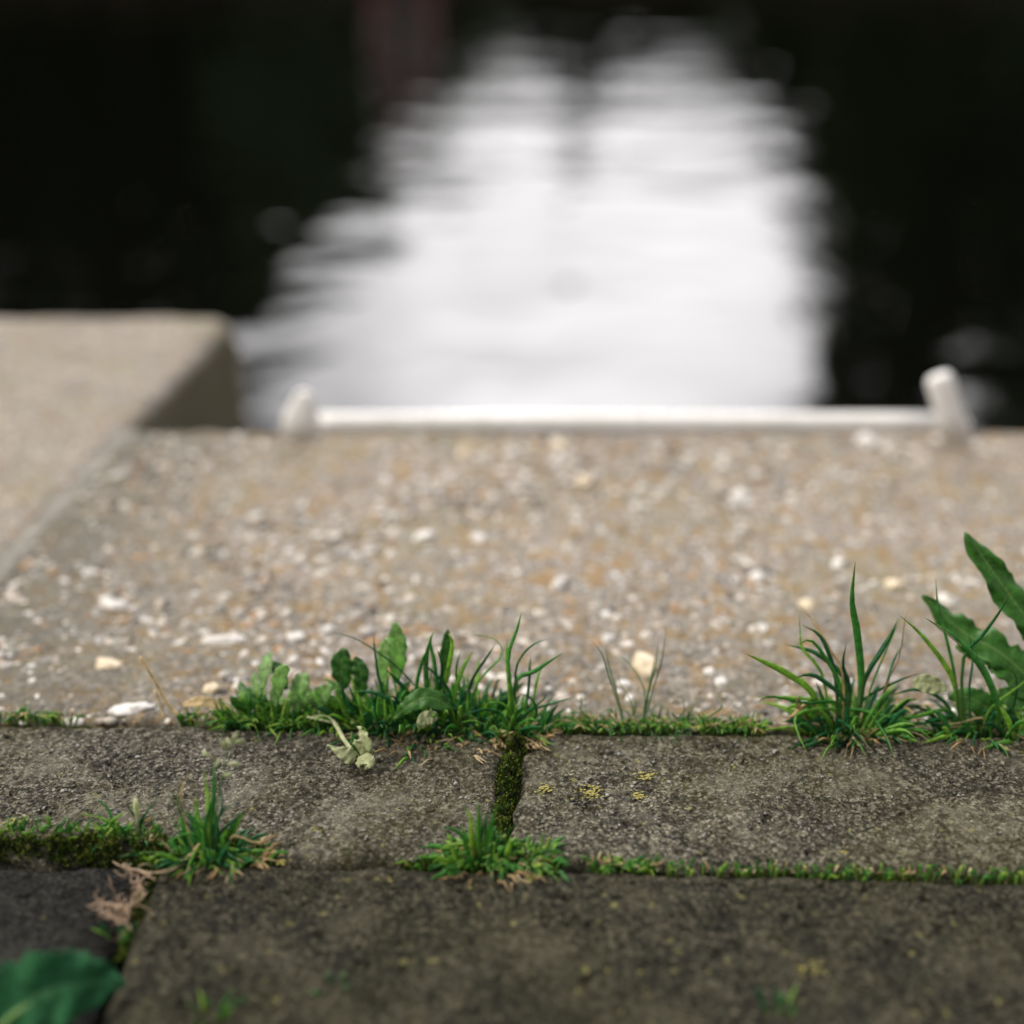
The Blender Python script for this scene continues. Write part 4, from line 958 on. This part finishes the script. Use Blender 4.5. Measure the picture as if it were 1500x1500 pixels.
for _ in range(90):
    x, y = random.choice([(205, 1300), (185, 1330), (150, 1330), (180, 1345), (195, 1275), (165, 1338)]); a = random.uniform(0, 6.28); L = random.uniform(8, 24)
    x += random.uniform(-12, 12); y += random.uniform(-8, 8)
    c = spline([G(x, y, .002), G(x+math.cos(a)*L*.5, y+math.sin(a)*L*.4, .004), G(x+math.cos(a+.5)*L, y+math.sin(a+.5)*L*.7, .002)], 8); mb.tube(c, np.linspace(.00028, .0001, 8), 5)
mb.build('strands', M['root'], rt)

# --- big leaf bottom left
bl = empty('dandelion_leaf', G(60, 1480), 'large blue-green dandelion leaf drooping over the dark paver at the bottom left corner', 'leaf')
mb = MB(); Yl = G(90, 1480)[1]
leaf(mb, [P(-60, 1580, Yl-.02), P(10, 1490, Yl-.015), P(70, 1452, Yl-.008), P(130, 1440, Yl), P(186, 1442, Yl+.006)], .030, face=np.array([.15, -.75, .65]), n=44, m=12, lobes=5, lobe_depth=.22, seed=61, shape=.72, droop=.12, crinkle=.07)
solid(mb.build('leaf_blade', M['dark_leaf'], bl), .0005)
mb = MB(); mb.tube(spline([P(-60, 1584, Yl-.021), P(10, 1496, Yl-.016), P(70, 1460, Yl-.009), P(130, 1447, Yl-.001)], 16), np.linspace(.0016, .0004, 16), 7); mb.build('midrib', M['broad_pale'], bl)

# small weeds at the bottom
def small(label, px, py, n, L, gm_='grass', W=(.001, .002)):
    g0 = G(px, py); root = empty('grass_tuft', (g0[0], g0[1], -.002), label, 'grass tuft', 'stray sprigs on the front pavers')
    mb = MB(); rnd_blades(mb, g0[0], g0[1], n, .006, L, W, (.2, 1.3), z=.0); mb.build('blades', M[gm_], root)
small('blurred green sprig at the bottom edge right of the picture centre', 1140, 1490, 7, (.006, .013))
small('blurred dark green sprig at the bottom edge beside the big leaf', 310, 1492, 12, (.006, .014), 'grass_bright')
small('tiny green sprig on the wide front paver below centre', 483, 1446, 5, (.003, .006), 'grass_thin')
small('short green sprig in the joint between the dark and the wide front pavers', 172, 1378, 9, (.004, .009))

# dry bits
mb = MB()
mb.tube(spline([P(205, 962, backJ(220, .010)), P(228, 1000, backJ(230, .008)), P(243, 1028, backJ(240, .006)), G(265, 1052, .001)], 12), np.linspace(.0006, .0012, 12), 7)
mb.tube(spline([P(226, 1010, backJ(230, .008)), P(236, 1035, backJ(240, .006)), G(240, 1052, .001)], 8), .0007, 6)
tag(mb.build('straw', M['straw']), 'thin pinkish dry stalk leaning left of the central clump', 'straw')
mb = MB(); pl([(268, 1032), (300, 1028), (342, 1040)], backJ(300, .006), 14, mb, dY=0, face=np.array([0, -.8, .7]), seed=71, shape=1, n=16)
tag(solid(mb.build('dry_leaf', M['straw']), .0004), 'narrow tan dry leaf lying beside the left end of the central clump', 'leaf')
mb = MB(); mb.tube(spline([G(206, 1202, .001), G(215, 1200, .0025), G(226, 1196, .002)], 8), [.0003, .0008, .001, .001, .001, .0009, .0006, .0002], 7)
tag(mb.build('straw', M['straw']), 'tiny orange-brown dry bit beside the spidery seedling on the moss', 'straw')

# loose pale stones on the concrete
def stone(px, py, w_px, h_px, label, m_='white_stone', seed=0, z=SLAB_Z):
    p = G(px, py, z); dep = p[1]*CP+(CAM_H-z)*SP; s = dep/FPX
    r = np.random.default_rng(seed)
    v = IV2.copy(); d = 1+.5*fbm(v[:, 0]+seed, v[:, 1]+v[:, 2], 1.5, 2, seed)+.10*fbm(v[:, 0]*3, v[:, 2]*3, 2, 2, seed)
    v = v*d[:, None]*np.array([w_px*s/2, max(h_px*s*.75, .002), h_px*s*.42])
    a = r.uniform(-.5, .5); R = np.array([[math.cos(a), -math.sin(a), 0], [math.sin(a), math.cos(a), 0], [0, 0, 1]])
    v = v@R.T; v += np.array([p[0], p[1], z+h_px*s*.02])
    mb = MB(); mb.add(v, IF2); tag(mb.build('pebble', M[m_]), label, 'pebble', 'pale stones on the concrete slabs')
for i, s in enumerate([(946, 977, 36, 38, 'largest cream stone, behind the hair-thin sprigs', 'cream_stone'), (326, 939, 62, 20, 'long flat white stone left of the central clump'),
    (168, 886, 40, 18, 'oval white stone on the left half of the concrete'), (821, 856, 24, 24, 'round white stone above the centre of the grass line'), (702, 792, 24, 20, 'small white stone in the middle of the concrete'),
    (622, 788, 34, 20, 'flat white stone just left of the small one in mid-slab'), (855, 706, 26, 22, 'cream blurred stone farther out towards the water', 'cream_stone'), (1110, 848, 30, 18, 'squarish white stone left of the tall upright blade'),
    (1228, 826, 24, 20, 'round white stone just left above the tall upright blade'), (1182, 888, 24, 18, 'round cream stone at the tip of the dry blade', 'cream_stone'), (1118, 922, 16, 15, 'small bright stone between the sprigs and the right tuft'),
    (158, 975, 44, 22, 'flat pinkish stone near the left end of the joint', 'cream_stone'), (432, 935, 28, 16, 'pale stone behind the chickweed at the left'), (1308, 858, 28, 22, 'pale stone right of the tall upright blade', 'cream_stone'),
    (1385, 880, 30, 22, 'white stone behind the dandelion leaf tip'), (1040, 985, 18, 14, 'tiny white stone just behind the seedlings right of the sprigs'), (1055, 1000, 20, 14, 'tiny pale stone nearest the joint right of the sprigs'),
    (1085, 728, 24, 20, 'blurred pale stone far out on the right half'), (682, 664, 26, 22, 'blurred cream stone near the water edge left of middle', 'cream_stone'), (818, 652, 24, 20, 'blurred cream stone at the water edge near the middle', 'cream_stone'),
    (1270, 648, 34, 26, 'pale lump on the water edge left of the right white post'), (915, 1003, 24, 12, 'flat pale stone in front of the largest cream stone'), (310, 1010, 22, 18, 'cream stone right of the pinkish dry stalk', 'cream_stone'), (190, 1040, 62, 22, 'flat grey stone at the joint left of the dry stalk')]):
    stone(s[0], s[1], s[2], s[3], s[4], s[5] if len(s) > 5 else 'white_stone', i)

# yellow lichen crusts on the pavers
lm = plain('yellow lichen', (0.28, 0.24, 0.05), (0.52, 0.47, 0.15), 900, .9, .001)
def lichen(px, py, w, label, zz=.0002):
    mb = MB(); p = G(px, py)
    for _ in range(max(14, int(w*3))):
        r_ = random.uniform(.00018, .0006); x = p[0]+random.gauss(0, w/3300/2.4); y = p[1]+random.gauss(0, w/3300/2.6)
        mb.add(IV*np.array([r_*1.6, r_*1.1, r_*.22])*(1+rng.uniform(-.25, .25, (len(IV), 1)))+np.array([x, y, zz]), IF)
    tag(mb.build('lichen_patch', lm), label, 'lichen', 'yellow lichen patches on the pavers')
for px, py, w, l in [(868, 1162, 22, 'largest yellow lichen patch, on the right paver near the upright joint'), (800, 1155, 12, 'small yellow lichen patch nearest the upright joint on the right paver'), (948, 1138, 18, 'yellow lichen patch left of centre on the right paver'),
                     (936, 1166, 12, 'small lichen patch below the left-of-centre one on the right paver'), (20, 1206, 16, 'orange-yellow lichen at the left picture edge above the moss'), (1180, 1418, 22, 'blurred yellow lichen on the wide front paver towards the right'),
                     (1240, 1248, 14, 'lichen dots at the front rim of the right paver'), (564, 1288, 10, 'single lichen dot on the back rim of the wide front paver'), (412, 1262, 9, 'lichen dot right of the left front tuft'),
                     (1108, 1374, 9, 'faint lichen dot on the wide front paver right of centre'), (770, 1286, 14, 'lichen smear on the wide front paver under the low bright tuft'), (268, 1368, 9, 'lichen dot on the wide front paver near its left edge')]:
    lichen(px, py, w, l)
